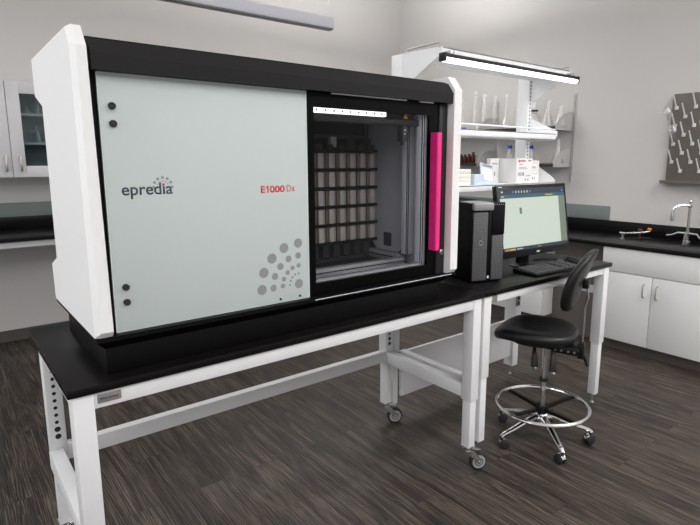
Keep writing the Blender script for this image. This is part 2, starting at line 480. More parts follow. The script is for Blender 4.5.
base_cabinet('base_cabinet', 'white base cabinet at the right edge, nearest along the right wall', -1.30, -0.24, [(-1.30, -0.77, -0.73), (-0.77, -0.24, -0.82)])
t = base_cabinet('base_cabinet', 'white base cabinet behind the stool, beyond the knee space', 1.10, 3.08, [(1.10, 1.62, 1.57), (1.62, 2.14, None), (2.14, 3.08, None)], zb=0.13)
bm = B(); box(bm, 4.12, 4.14, 0.5735, 1.0965, 0.0, 0.8445); tag(obj('knee_panel', bm, 'knee', smooth=False), 'taupe panel at the back of the knee space under the right worktop', 'panel')

# taps on the right worktop
tp = thing('gooseneck_tap', 'chrome gooseneck laboratory tap with lever handles at the right wall', 'tap', (4.47, 0.15, 0.876))
bm = B(); lathe(bm, [(0.030, 0), (0.030, 0.006), (0.016, 0.012), (0.014, 0.05), (0.017, 0.06), (0.017, 0.085), (0.011, 0.09), (0.010, 0.29)], (4.47, 0.15, 0.876), n=16)
obj('column', bm, 'steel', tp)
bm = B(); lathe(bm, [(0.018, 0), (0.020, 0.01), (0.012, 0.02), (0.012, 0.035), (0.020, 0.045), (0.018, 0.055)], (4.47, 0.15, 1.155), n=14); obj('head', bm, 'chrome', tp)
bm = B(); pts = [(4.47, 0.15, 1.172), (4.43, 0.19, 1.172), (4.40, 0.222, 1.165), (4.385, 0.235, 1.145), (4.38, 0.242, 1.115)]
tube(bm, pts, 0.009, 10); obj('spout', bm, 'chrome', tp)
bm = B(); lathe(bm, [(0.012, 0), (0.014, 0.03), (0.010, 0.06), (0.008, 0.07)], (4.38, 0.242, 1.045), n=12); obj('nozzle', bm, 'steel', tp)
for s, pp in ((1, [(4.47, 0.15, 0.945), (4.44, 0.21, 0.95), (4.42, 0.245, 0.93), (4.41, 0.285, 0.922)]), (-1, [(4.47, 0.15, 0.945), (4.45, 0.07, 0.945), (4.44, 0.05, 0.92), (4.44, 0.03, 0.915)])):
    bm = B(); tube(bm, pp, [0.010, 0.008, 0.007, 0.008], 8); obj('lever', bm, 'steel', tp)
bm = B(); tube(bm, [(4.46, 0.15, 0.95), (4.40, 0.14, 0.935), (4.28, 0.10, 0.900), (4.20, 0.075, 0.886)], 0.008, 8); obj('hose', bm, 'steel', tp, label='grey hose drooping forward')

gt = thing('gas_turret', 'chrome gas taps with an orange knob on the right worktop', 'tap', (4.36, 0.52, 0.876))
bm = B(); lathe(bm, [(0.018, 0), (0.018, 0.006), (0.008, 0.012), (0.008, 0.045)], (4.24, 0.56, 0.876), n=14); cyl(bm, (4.24, 0.585, 0.925), (4.24, 0.535, 0.925), 0.010, n=12); obj('post', bm, 'steel', gt)
bm = B(); tube(bm, [(4.24, 0.55, 0.925), (4.32, 0.50, 0.925), (4.38, 0.45, 0.930), (4.42, 0.42, 0.94)], 0.006, 8)
for a in ((4.30, 0.51, 0.925), (4.36, 0.465, 0.93)): cyl(bm, a, (a[0]+0.02, a[1]-0.015, a[2]), 0.011, n=10)
obj('manifold', bm, 'steel', gt)
bm = B(); lathe(bm, [(0.010, 0), (0.018, 0.006), (0.018, 0.016), (0.012, 0.02)], (4.42, 0.425, 0.945), n=12); obj('knob', bm, 'orange', gt, label='orange knob')
bm = B(); lathe(bm, [(0.010, 0), (0.018, 0.006), (0.018, 0.016), (0.012, 0.02)], (4.42, 0.50, 0.930), n=12); cyl(bm, (4.42, 0.50, 0.876), (4.42, 0.50, 0.932), 0.007, n=8); obj('knob', bm, 'dark_red', gt, label='dark red knob')
bm = B(); tube(bm, [(4.25, 0.52, 0.882), (4.33, 0.47, 0.884), (4.40, 0.40, 0.884)], 0.004, 6); obj('tubing', bm, 'plastic_black', gt)

# drying rack of pegs
dr = thing('drying_rack', 'taupe drying board with rows of white pegs on the right wall', 'drying rack', (XR, 0.1, 1.37))
bm = B(); box(bm, XR-0.030, XR-0.0005, -0.42, 0.400, 1.352, 2.055, 0.003); obj('board', bm, 'peg_board', dr)
bm = B(); box(bm, XR-0.085, XR-0.0005, -0.44, 0.425, 1.335, 1.352, 0.003); box(bm, XR-0.085, XR-0.079, -0.44, 0.425, 1.352, 1.362, 0.001); obj('drip_tray', bm, 'peg_board', dr)
bm = B(); tube(bm, [(XR-0.05, 0.10, 1.336), (XR-0.045, 0.10, 1.30), (XR-0.02, 0.10, 1.28), (XR-0.02, 0.10, 0.983)], 0.005, 8); obj('drain_tube', bm, 'cable', dr)
def peg(y, z):
    bm = B(); x = XR-0.030
    box(bm, x-0.014, x+0.001, y-0.013, y+0.013, z-0.014, z+0.014, 0.003)
    tube(bm, [(x-0.008, y, z), (x-0.045, y+0.004, z+0.055), (x-0.075, y+0.006, z+0.100)], [0.0062, 0.0056, 0.005], 8)
    obj('peg', bm, 'peg_white', dr)
for i in range(9):
    for j in range(8):
        if (i+j) % 2 == 0: peg(0.361-0.0715*i, 1.944-0.0723*j)
gfl = [(0.40, 1.845, 'glass flask hung at the left edge of the peg drying board'), (0.345, 1.70, 'glass flask hung on the peg board, below the one at the edge')]
def hung(y, z, lb):
    bm = B(); x = XR-0.125
    lathe(bm, [(0.010, 0), (0.010, 0.05), (0.034, 0.075), (0.036, 0.095), (0.02, 0.12)], (0, 0, 0), n=14, cap=(False, True))
    bm.transform(Matrix.Translation((x+0.055, y, z)) @ Matrix.Rotation(-0.6, 4, 'Y'))
    tag(obj('hung_flask', bm, 'glass'), lb, 'glassware', 'glassware drying on the peg board')
for a in gfl: hung(*a)

# wall shelves with slotted tracks on the right wall
def wall_shelf(z, y0, y1, lb):
    t = thing('wall_shelf', lb, 'shelf', (4.45, (y0+y1)/2, z))
    bm = B(); box(bm, 4.31, XR-0.012, y0+0.006, y1-0.006, z-0.028, z, 0.002); obj('board', bm, 'shelf_black', t)
    for y in (y0, y1-0.004):
        bm = B()
        poly = [(4.315, y, z-0.034), (4.315, y, z+0.010), (4.36, y, z+0.062), (4.43, y, z+0.108), (4.52, y, z+0.132), (XR-0.012, y, z+0.136), (XR-0.012, y, z-0.034)]
        prism(bm, poly, (0, 0.004, 0)); obj('end_bracket', bm, 'wall_grey', t, smooth=False)
    return t
SZ = ((1.835, 'upper'), (1.492, 'lower'))
for z, nm in SZ:
    wall_shelf(z, 1.295, 2.165, 'black wall shelf with grey end brackets on the right wall, %s one nearest the monitor' % nm)
    wall_shelf(z, 2.20, 3.10, 'black wall shelf on the right wall, %s one seen beside the scanner panel' % nm)
for y, lb in ((1.277, 'grey slotted shelf track on the right wall, at the near end of the shelves'), (2.182, 'grey slotted shelf track on the right wall, between the two runs of shelves')):
    bm = B(); box(bm, XR-0.012, XR-0.0005, y-0.014, y+0.014, 1.315, 2.145, 0.001)
    for k in range(40):
        z = 1.33+k*0.020
        box(bm, XR-0.0127, XR-0.0115, y-0.009, y-0.004, z, z+0.012, mi=1); box(bm, XR-0.0127, XR-0.0115, y+0.004, y+0.009, z, z+0.012, mi=1)
    tag(obj('shelf_track', bm, ['wall_grey', 'column_grey'], smooth=False), lb, 'shelf track')

# glassware on the wall shelves
G = 'glassware on the wall shelves'
zu, zl = 1.8352, 1.4922
ordn = ['first', 'second', 'third', 'fourth', 'fifth', 'sixth']
for i, (y, h) in enumerate(((2.51, 0.335), (2.405, 0.43), (2.35, 0.27), (2.28, 0.385), (2.225, 0.325), (2.14, 0.355))):
    bm = cylinder_bm(0.017 if h < 0.3 else 0.021, h); bm.transform(Matrix.Translation((4.42 + (0.075 if i % 2 else 0), y, zu)))
    tag(obj('measuring_cylinder', bm, 'glass'), '%s glass measuring cylinder from the left on the upper wall shelf' % ordn[i], 'glassware', G)
bm = B(); lathe(bm, [(0.036, 0), (0.055, 0.03), (0.050, 0.07), (0.012, 0.125), (0.0105, 0.30), (0.016, 0.345)], (4.45, 1.955, zu), n=18); tag(obj('volumetric_flask', bm, 'glass'), 'long-necked volumetric flask on the upper wall shelf, left of the white upright', 'glassware', G)
bm = B(); lathe(bm, [(0.03, 0), (0.03, 0.18), (0.014, 0.20), (0.012, 0.25)], (4.52, 1.875, zu), n=16, cap=(True, True)); tag(obj('glass_bottle', bm, 'glass'), 'tall glass bottle on the upper wall shelf, just left of the white upright', 'glassware', G)
rf = thing('round_flask', 'round glass flask with a dark collar on the upper wall shelf', 'glassware', (4.45, 1.625, zu), 0, G)
bm = B(); lathe(bm, [(0.03, 0), (0.062, 0.035), (0.070, 0.075), (0.058, 0.115), (0.020, 0.145), (0.018, 0.17)], (4.45, 1.62, zu), n=22, cap=(True, True)); obj('bulb', bm, 'glass', rf)
bm = B(); lathe(bm, [(0.034, 0), (0.034, 0.016)], (4.45, 1.62, zu+0.155), n=16); obj('collar', bm, 'column_grey', rf)
bm = B(); lathe(bm, [(0.024, 0), (0.026, 0.05), (0.015, 0.07)], (4.45, 1.62, zu+0.172), n=16); obj('stopper', bm, 'peg_white', rf)
for y, h, r, lb in ((1.475, 0.25, 0.068, 'tall conical flask on the upper wall shelf, beside the round flask'), (1.335, 0.20, 0.065, 'conical flask at the near end of the upper wall shelf')):
    bm = flask_bm(r, h); bm.transform(Matrix.Translation((4.45, y, zu))); tag(obj('conical_flask', bm, 'glass'), lb, 'glassware', G)
bm = flask_bm(0.06, 0.225); bm.transform(Matrix.Translation((4.46, 1.345, zl))); tag(obj('conical_flask', bm, 'glass'), 'conical flask at the near end of the lower wall shelf', 'glassware', G)
for i, (y, h) in enumerate(((2.53, 0.095), (2.475, 0.095), (2.42, 0.098), (2.36, 0.118))):
    t = thing('amber_bottle', '%s brown glass bottle from the left on the lower wall shelf' % ordn[i], 'bottle', (4.44, y, zl), 0, 'brown bottles on the lower wall shelf')
    bm = B(); lathe(bm, [(0.023, 0), (0.025, 0.005), (0.025, h*0.68), (0.012, h*0.8)], (4.44, y, zl), n=16); obj('body', bm, 'amber', t)
    bm = B(); lathe(bm, [(0.015, 0), (0.015, h*0.2)], (4.44, y, zl+h*0.8), n=14); obj('cap', bm, 'amber', t)
for i, (y, h) in enumerate(((2.28, 0.085), (2.225, 0.075))):
    bm = beaker_bm(0.032, h); bm.transform(Matrix.Translation((4.44, y, zl))); tag(obj('beaker', bm, 'glass'), '%s clear beaker right of the brown bottles on the lower wall shelf' % ordn[i], 'glassware', G)
def cap_bottle(y, x, h, z, lb):
    t = thing('reagent_bottle', lb, 'bottle', (x, y, z), 0, 'blue-capped reagent bottles')
    bm = B(); lathe(bm, [(0.036, 0), (0.038, 0.006), (0.038, h*0.55), (0.018, h*0.76), (0.018, h*0.82)], (x, y, z), n=18); obj('body', bm, 'glass', t)
    bm = B(); lathe(bm, [(0.023, 0), (0.024, h*0.02), (0.024, h*0.18)], (x, y, z+h*0.82), n=16); obj('cap', bm, 'blue_cap', t)
cap_bottle(1.875, 4.43, 0.18, zl, 'blue-capped glass bottle on the lower wall shelf, left of the pair')
cap_bottle(1.80, 4.47, 0.18, zl, 'blue-capped glass bottle on the lower wall shelf, right of the pair')
cap_bottle(1.64, 4.45, 0.175, zl, 'lone blue-capped glass bottle on the lower wall shelf, right of the slotted upright')

# ------------------------------------------------------------------ pendant lamp
PYp, PZ = 1.2, 2.293
pl = thing('pendant_lamp', 'long slim grey pendant lamp hanging at the top of the picture', 'lamp', (0.6, PYp, PZ))
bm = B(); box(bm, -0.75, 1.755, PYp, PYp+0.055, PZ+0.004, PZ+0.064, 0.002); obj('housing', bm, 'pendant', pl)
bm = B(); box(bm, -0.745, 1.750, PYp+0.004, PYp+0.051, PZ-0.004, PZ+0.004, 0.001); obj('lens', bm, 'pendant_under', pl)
bm = B(); tube(bm, [(1.66, PYp+0.028, PZ+0.064), (1.66, PYp+0.028, PZ+0.083), (1.69, PYp+0.028, PZ+0.09), (1.728, PYp+0.028, PZ+0.10), (1.742, PYp+0.028, PZ+0.13), (1.742, PYp+0.028, PZ+0.2), (1.735, PYp+0.028, ZC)], 0.004, 8); obj('cable', bm, 'cable', pl)
bm = B(); tube(bm, [(-0.6, PYp+0.028, PZ+0.064), (-0.6, PYp+0.028, ZC)], 0.0025, 6); obj('cable', bm, 'cable', pl)

# ------------------------------------------------------------------ lab benches
H_ = 0.91; TH = 0.024
def caster(root, x, y, ax, ay, brake=True):
    """plate and fork at leg (x,y); wheel centre at (ax,ay)"""
    R = 0.0445
    bm = B()
    box(bm, x-0.026, x+0.026, y-0.026, y+0.026, 0.128, 0.134, 0.001)
    cyl(bm, (x, y, 0.108), (x, y, 0.128), 0.020, n=16)
    d = Vector((ax-x, ay-y, 0)); L = d.length; d = d/L if L > 1e-6 else Vector((1, 0, 0)); w = Vector((-d.y, d.x, 0))
    for s in (-1, 1):
        q = [Vector((x, y, 0.110))-d*0.020, Vector((x, y, 0.110))+d*0.026, Vector((ax, ay, R+0.014))+d*0.012, Vector((ax, ay, R-0.012)), Vector((ax, ay, R+0.01))-d*0.016]
        prism(bm, [p+w*s*0.019 for p in q], w*s*0.003)
    c = obj('caster', bm, 'chrome', root, smooth=False)
    bm = B(); axd = w
    lathe(bm, [(0.032, -0.014), (0.040, -0.014), (R, -0.009), (R, 0.009), (0.040, 0.014), (0.032, 0.014)], (ax, ay, R), axd, n=28)
    obj('tyre', bm, 'rubber', c)
    bm = B(); lathe(bm, [(0.004, -0.0168), (0.034, -0.0164), (0.034, 0.0164), (0.004, 0.0168)], (ax, ay, R), axd, n=28)
    for s in (-1, 1): lathe(bm, [(0.018, 0), (0.0185, 0.0004), (0.021, 0.0004), (0.0215, 0)], Vector((ax, ay, R))+axd*s*0.0166, axd*s, n=20, mi=1)
    obj('wheel_hub', bm, ['wheel_grey', 'plastic_black'], c, label='grey wheel centre')
    bm = B(); cyl(bm, Vector((ax, ay, R))-axd*0.0235, Vector((ax, ay, R))+axd*0.0235, 0.0065, n=10); obj('axle', bm, 'chrome', c)
    if brake:
        bm = B(); p = Vector((x, y, 0.112))
        prism(bm, [p+w*0.016+d*0.02, p-w*0.016+d*0.02, p-w*0.026+d*0.058, p+w*0.026+d*0.058], (0, 0, 0.004)); obj('brake_lever', bm, 'chrome', c)
    return c

def leg(root, x0, x1, y0, y1, zs, zb, zt=H_-TH-0.0005, foot=False, holes=None):
    """outer sleeve down to zs, inner tube down to zb"""
    bm = B(); box(bm, x0, x1, y0, y1, zs, zt, 0.003)
    if holes is not None:
        for k in range(13):
            z = holes-k*0.0285
            if z > zs+0.02: disc(bm, ((x0+x1)/2, y0+0.0002, z), (0, -1, 0), 0.0068 if k < 11 else 0.0105, 0.0005, 14, mi=1)
    l = obj('leg', bm, ['white_steel', 'rubber'], root)
    bm = B(); e = 0.006
    box(bm, x0+e, x1-e, y0+e, y1-e, zb, zs+0.03, 0.002); obj('leg_extension', bm, 'white_steel', l)
    if foot:
        bm = B(); cx, cy = (x0+x1)/2, (y0+y1)/2
        lathe(bm, [(0.012, 0), (0.0125, 0.004), (0.009, 0.012), (0.006, 0.014), (0.006, zb+0.002)], (cx, cy, 0), n=14); obj('leveling_foot', bm, 'steel', l)
    return l

LA, D = 1.758, 0.709
ba = thing('lab_bench', 'white steel lab bench with a black top, carrying the slide scanner', 'lab bench', (LA/2, D/2, 0))
bm = B(); box(bm, 0, LA-0.001, 0, D, H_-TH, H_, 0.003); obj('tabletop', bm, 'bench_top', ba, label='black tabletop')
legs_a = [(0.012, 0.067, 0.008, 0.070), (1.684, 1.739, 0.008, 0.070), (0.024, 0.079, 0.630, 0.692), (1.684, 1.739, 0.630, 0.692)]
leg(ba, *legs_a[0], 0.375, 0.134)
leg(ba, *legs_a[1], 0.375, 0.134)
leg(ba, *legs_a[2], 0.375, 0.134, holes=0.84)
leg(ba, *legs_a[3], 0.375, 0.134, holes=0.84)
bm = B(); box(bm, 0.067, 1.684, 0.010, 0.060, 0.838, H_-TH-0.0005, 0.002); obj('front_apron', bm, 'white_steel', ba)
bm = B(); box(bm, 0.079, 1.684, 0.640, 0.682, 0.838, H_-TH-0.0005, 0.002); obj('rear_apron', bm, 'white_steel', ba)
for x0 in (0.016, 1.688):
    bm = B(); box(bm, x0, x0+0.047, 0.070, 0.630, 0.384, 0.450, 0.003); obj('side_rail', bm, 'white_steel', ba)
    bm = B(); box(bm, x0, x0+0.047, 0.070, 0.630, 0.838, H_-TH-0.0005, 0.003); obj('top_rail', bm, 'white_steel', ba)
bm = B(); box(bm, 0.079, 1.684, 0.635, 0.675, 0.392, 0.454, 0.003); obj('stretcher', bm, 'white_steel', ba)
bm = B(); box(bm, 0.075, 0.138, 0.0062, 0.0105, 0.852, 0.8785, 0.002); npl = obj('name_plate', bm, 'plate', ba, label='grey name plate')
bm = text_fit('fisher', 0.081, 0.103, 0.862, 0.0060, 1.0, 0.012); obj('lettering', bm, 'plate_blue', npl)
bm = text_fit('brand', 0.105, 0.129, 0.862, 0.0060, 1.0, 0.0); obj('lettering', bm, 'column_grey', npl)
for (x0, x1, y0, y1), dx, dy in zip(legs_a, (-0.02, 0.050, 0.03, 0.050), (0.035, -0.026, -0.035, -0.024)):
    cx, cy = (x0+x1)/2, (y0+y1)/2; caster(ba, cx, cy, cx+dx, cy+dy)

LB0, LB1, DB = 1.760, 2.963, 0.606
bb = thing('workstation_bench', 'white steel lab bench with uprights and shelves, carrying the computer', 'lab bench', ((LB0+LB1)/2, 0.3, 0))
bm = B(); box(bm, LB0, LB1, 0, DB, H_-TH, H_, 0.003); obj('tabletop', bm, 'bench_top', bb, label='black tabletop')
legs_b = [(1.763, 1.818, 0.012, 0.074), (2.888, 2.943, 0.008, 0.070)]
leg(bb, *legs_b[0], 0.47, 0.134, foot=True)
leg(bb, *legs_b[1], 0.405, 0.065, foot=True)
for x0 in (1.765, 2.885):
    ly = 0.658 if x0 < 2 else 0.612
    l = leg(bb, x0 if x0 < 2 else x0-0.022, x0+0.05, ly, 0.722 if x0 < 2 else 0.70, 0.38, 0.095 if x0 < 2 else 0.075, zt=0.8865, foot=True)
    if x0 > 2: x0 += 0.006
    bm = B(); box(bm, x0+0.004, x0+0.042, 0.612, 0.70, 0.8867, 2.072, 0.003)
    for k in range(46):
        z = 0.99+k*0.0235
        box(bm, x0+0.018, x0+0.027, 0.6113, 0.6122, z, z+0.011, mi=1)
    obj('upright', bm, ['shelf_white', 'column_grey'], bb, label='white slotted upright')
bm = B(); box(bm, 1.818, 2.888, 0.012, 0.052, 0.846, H_-TH-0.0005, 0.002); obj('front_apron', bm, 'white_steel', bb)
bm = B(); box(bm, 1.815, 2.885, 0.625, 0.665, 0.83, 0.885, 0.002); obj('rear_apron', bm, 'white_steel', bb)
bm = B(); box(bm, 1.815, 2.885, 0.640, 0.660, 0.145, 0.42, 0.003); obj('modesty_panel', bm, 'white_steel', bb)
for x0 in (1.768, 2.893):
    bm = B(); box(bm, x0, x0+0.045, 0.070, 0.612, 0.842, H_-TH-0.0005, 0.002); obj('top_rail', bm, 'white_steel', bb)
bm = B(); box(bm, 2.895, 2.935, 0.070, 0.612, 0.715, 0.755, 0.003); obj('side_rail', bm, 'white_steel', bb)
bm = B(); box(bm, 1.770, 1.810, 0.070, 0.612, 0.384, 0.450, 0.003); obj('side_rail', bm, 'white_steel', bb)
bm = B(); box(bm, 2.866, 2.908, 0.604, 0.6118, 0.52, 0.60, 0.002); ob = obj('outlet_plate', bm, 'plate', bb, label='dark grey outlet plate on the rear leg')
bm = B(); box(bm, 2.878, 2.896, 0.6030, 0.6045, 0.530, 0.552); box(bm, 2.878, 2.896, 0.6030, 0.6045, 0.566, 0.588); obj('socket', bm, 'rubber', ob)
bm = B(); box(bm, 1.822, 1.858, 0.0095, 0.0125, 0.848, 0.882, 0.001); obj('name_plate', bm, 'plate', bb, label='dark name plate at the left end')

XA, XB = 1.773, 2.925   # shelf brackets
def shelf(zf0, zf1, yf, name_label, tri):
    bm = B()
    box(bm, XA+0.006, XB-0.006, yf, 0.608, zf1-0.006, zf1, 0.001)
    box(bm, XA+0.006, XB-0.006, yf, yf+0.004, zf0, zf1, 0.001)
    box(bm, XA+0.006, XB-0.006, 0.600, 0.608, zf0, zf1+0.01, 0.001)
    s = obj('shelf', bm, 'shelf_white', bb, label=name_label)
    for x in (XA, XB-0.005):
        bm = B(); prism(bm, [(x, y, z) for y, z in tri], (0.005, 0, 0)); obj('bracket', bm, 'shelf_white', s, smooth=False)
    return s
s1 = shelf(2.034, 2.066, 0.338, 'top white shelf', [(0.611, 2.074), (0.611, 1.912), (0.575, 1.918), (0.345, 2.032), (0.335, 2.044), (0.335, 2.068)])
s2 = shelf(1.655, 1.690, 0.412, 'middle white shelf', [(0.611, 1.645), (0.611, 1.788), (0.595, 1.790), (0.425, 1.715), (0.405, 1.705), (0.405, 1.672), (0.43, 1.648)])
s3 = shelf(1.352, 1.384, 0.412, 'lower white shelf', [(0.611, 1.345), (0.611, 1.52), (0.595, 1.522), (0.425, 1.418), (0.405, 1.400), (0.405, 1.370), (0.43, 1.346)])
for x in (XA+0.003, XB-0.003):
    bm = B(); z = 2.066
    tube(bm, [(x, 0.590, z), (x, 0.590, z+0.016), (x, 0.584, z+0.022), (x, 0.356, z+0.022), (x, 0.350, z+0.016), (x, 0.350, z-0.004)], 0.0045, 8); obj('guard_rail', bm, 'steel', s1, label='bright wire guard rail')
bm = B(); tube(bm, [(XA+0.004, 0.422, 1.688), (XA+0.004, 0.420, 1.712), (XA+0.012, 0.418, 1.717), (XB-0.012, 0.418, 1.717), (XB-0.004, 0.420, 1.712), (XB-0.004, 0.422, 1.688)], 0.0045, 8)
for x in (2.15, 2.55): tube(bm, [(x, 0.418, 1.688), (x, 0.418, 1.717)], 0.003, 6)
obj('guard_rail', bm, 'shelf_white', s2, label='bright wire guard rail')

lm = thing('shelf_lamp', 'lit white strip lamp mounted under the front edge of the top shelf', 'lamp', (2.35, 0.31, 1.99))
LX0, LX1 = 1.748, 2.950
bm = B(); box(bm, LX0, LX1, 0.296, 0.326, 2.012, 2.030, 0.002); obj('housing', bm, 'column_grey', lm, label='dark grey housing')
bm = B()
prof = [(0.295, 2.0115), (0.292, 2.004), (0.296, 1.993), (0.310, 1.988), (0.324, 1.993), (0.329, 2.004), (0.327, 2.0115)]
prism(bm, [(LX0+0.012, y, z) for y, z in prof], (LX1-LX0-0.024, 0, 0)); obj('diffuser', bm, 'lamp_tube', lm)
for x0, x1 in ((LX0-0.002, LX0+0.012), (LX1-0.012, LX1+0.002)):
    bm = B(); box(bm, x0, x1, 0.290, 0.331, 1.992, 2.032, 0.003); obj('end_cap', bm, 'plastic_black', lm)
for x in (1.80, 2.88):
    bm = B(); box(bm, x, x+0.03, 0.304, 0.322, 2.030, 2.048, 0.001); box(bm, x, x+0.03, 0.322, 0.3378, 2.040, 2.048, 0.001); obj('clip', bm, 'steel', lm)

# ------------------------------------------------------------------ slide scanner
GY = 0.0439
sc = thing('slide_scanner', 'large white and black slide scanner with frosted glass door and magenta handle', 'slide scanner', (0.82, 0.32, H_))
bm = B(); box(bm, 0.117, 1.500, 0.059, 0.584, H_+0.0005, 0.989, 0.002); obj('plinth', bm, 'black', sc, label='black plinth')
bm = B()
def rct(x0, x1, y0, y1, z): return [(x0, y0, z), (x1, y0, z), (x1, y1, z), (x0, y1, z)]
loft(bm, [rct(0.117, 1.500, 0.059, 0.584, 0.989), rct(0.0885, 1.558, 0.016, 0.610, 1.021), rct(0.0885, 1.558, 0.016, 0.610, 1.034)])
obj('base_frame', bm, 'black', sc, smooth=False)
# body shell around the viewing chamber
ox0, ox1, oz0, oz1 = 0.835, 1.402, 1.079, 1.706
BY = 0.058
bm = B()
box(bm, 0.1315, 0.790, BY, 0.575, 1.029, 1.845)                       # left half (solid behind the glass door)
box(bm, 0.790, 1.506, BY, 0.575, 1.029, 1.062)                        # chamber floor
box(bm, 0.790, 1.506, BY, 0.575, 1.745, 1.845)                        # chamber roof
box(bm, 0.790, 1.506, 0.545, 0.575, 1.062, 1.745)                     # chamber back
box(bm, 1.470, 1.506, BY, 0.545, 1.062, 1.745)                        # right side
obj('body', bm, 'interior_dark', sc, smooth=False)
# hood
bm = B()
prof = [(0.012, 1.757), (0.010, 1.797), (0.042, 1.839), (0.080, 1.846), (0.560, 1.850), (0.575, 1.846), (0.575, 1.757)]
prism(bm, [(0.1315, y, z) for y, z in prof], (1.3745, 0, 0)); obj('hood', bm, 'charcoal', sc, ang=15, label='charcoal hood')
for a, b_ in ((0.90, 1.26), (1.33, 1.41)):
    bm = B(); box(bm, a, b_, 0.030, 0.042, 1.7525, 1.7570); obj('hood_seal', bm, 'steel', sc)
# white side panels
def side_panel(xi, xm, xo):
    full = [(0.004, 1.052), (0.020, 1.0345), (0.605, 1.0345), (0.612, 1.160), (0.505, 1.196), (0.495, 1.695), (0.618, 1.736), (0.618, 1.857), (0.046, 1.867), (0.004, 1.812)]
    inset = [(0.026, 1.036), (0.028, 1.0345), (0.605, 1.0345), (0.612, 1.160), (0.505, 1.196), (0.495, 1.695), (0.618, 1.736), (0.618, 1.855), (0.060, 1.861), (0.026, 1.816)]
    bm = B()
    loft(bm, [[(xi-(0.010*(z-1.03)/0.83 if xi < 1 else 0), y, z) for y, z in full], [(xm, y, z) for y, z in full], [(xo, y, z) for y, z in inset]])
    obj('side_panel', bm, 'white_panel', sc, smooth=False, label='white side panel')
side_panel(0.131, 0.0975, 0.0858)
side_panel(1.5065, 1.551, 1.562)
# left sliding door
bm = B(); box(bm, 0.1474, 0.8046, GY, GY+0.010, 1.0335, 1.7558, 0.0015)
dg = obj('glass_door', bm, 'door_glass', sc, label='pale frosted glass door')
bm = B(); box(bm, 0.1474, 0.1495, GY-0.0006, GY+0.0098, 1.0345, 1.7548); box(bm, 0.1500, 0.8040, GY-0.0004, GY+0.0098, 1.0330, 1.0352); box(bm, 0.1500, 0.8040, GY-0.0004, GY+0.0098, 1.7542, 1.7562); box(bm, 0.8025, 0.8050, GY-0.0004, GY+0.0098, 1.0345, 1.7548)
obj('door_rim', bm, 'door_edge', dg, smooth=False)
for z in (1.669, 1.622, 1.165, 1.121):
    bm = B(); lathe(bm, [(0.0095, 0), (0.0095, 0.008), (0.008, 0.011)], (0.181, GY, z), (0, -1, 0), n=20); obj('door_knob', bm, 'rubber', dg)
for x in (0.684, 0.763):
    bm = B(); lathe(bm, [(0.0042, 0), (0.0042, 0.003)], (x, GY, 1.0465), (0, -1, 0), n=12); obj('door_stud', bm, 'rubber', dg)
bm = B(); box(bm, 0.672, 0.800, GY-0.002, GY+0.014, 1.0295, 1.0330); obj('door_rail', bm, 'plastic_black', dg)
bm = text_fit('epredia', 0.190, 0.332, 1.4268, GY-0.0002, 1.0, 0.012)
for f in bm.faces: f.material_index = 0
lg = obj('lettering', bm, 'logo_slate', dg, smooth=False, label='slate coloured lettering')
bm = B()
cx, cz = 0.3045, 1.4475
for k in range(7):
    a = math.radians(-2+k*184/6); disc(bm, (cx+0.0268*math.cos(a), GY, cz+0.0268*math.sin(a)+0.0), (0, -1, 0), 0.0043, 0.0006, 14)
for k in range(7):
    a = math.radians(0+k*180/6); disc(bm, (cx+0.0165*math.cos(a), GY, cz+0.0165*math.sin(a)), (0, -1, 0), 0.0021, 0.0006, 10)
obj('logo_dots', bm, 'logo_grey', dg, smooth=False)
bm = B(); disc(bm, (0.3062, GY, 1.4535), (0, -1, 0), 0.0036, 0.0012, 14); obj('logo_dot', bm, 'logo_red', dg, smooth=False)
def text_box(body, x0, x1, z0, z1, y, bold=0.0):
    bm, w = text_bm(body, 1.0, 0, 0, 0, bold)
    zs = [v.co.z for v in bm.verts]; a, b_ = min(zs), max(zs)
    for v in bm.verts: v.co = Vector((x0+v.co.x*(x1-x0)/w, y+min(0.0, v.co.y), z0+(v.co.z-a)*(z1-z0)/(b_-a)))
    return bm
z0, z1, yy = 1.4175, 1.4405, GY-0.0002
bm = text_box('E', 0.6215, 0.6365, z0, z1, yy, 0.025); obj('letter', bm, 'logo_red', dg, smooth=False, label='red letter E')
bm = B(); prism(bm, [(0.6455, yy-0.0005, z0), (0.6500, yy-0.0005, z0), (0.6500, yy-0.0005, z1), (0.6468, yy-0.0005, z1), (0.6400, yy-0.0005, z1-0.0062), (0.6400, yy-0.0005, z1-0.0100), (0.6455, yy-0.0005, z1-0.0062)], (0, 0.0006, 0)); obj('digit', bm, 'logo_red', dg, smooth=False, label='red digit 1')
bm = text_box('000', 0.6550, 0.7115, z0, z1, yy, 0.025); obj('digits', bm, 'logo_red', dg, smooth=False, label='red digits 000')
bm = text_box('D', 0.7200, 0.7360, z0+0.001, z1+0.001, yy); obj('letter', bm, 'logo_red', dg, smooth=False, label='thin red letter D')
bm = text_box('x', 0.7385, 0.7520, z0+0.001, z0+0.0175, yy); obj('letter', bm, 'logo_red', dg, smooth=False, label='thin red letter x')
bm = B()
for x, z, r in ((0.614, 1.090, .0175), (0.623, 1.148, .0175), (0.655, 1.194, .0175), (0.703, 1.225, .0172), (0.760, 1.237, .0165),
                (0.658, 1.090, .012), (0.665, 1.130, .0122), (0.687, 1.162, .0122), (0.720, 1.185, .0118), (0.759, 1.193, .0115),
                (0.695, 1.092, .0085), (0.700, 1.116, .0085), (0.715, 1.137, .0085), (0.735, 1.151, .0085), (0.760, 1.157, .0083),
                (0.723, 1.091, .0042), (0.7265, 1.106, .0042), (0.734, 1.118, .0042), (0.745, 1.126, .0042), (0.760, 1.128, .0040),
                (0.760, 1.091, .0165)):
    disc(bm, (x, GY, z), (0, -1, 0), r, 0.0005, 28)
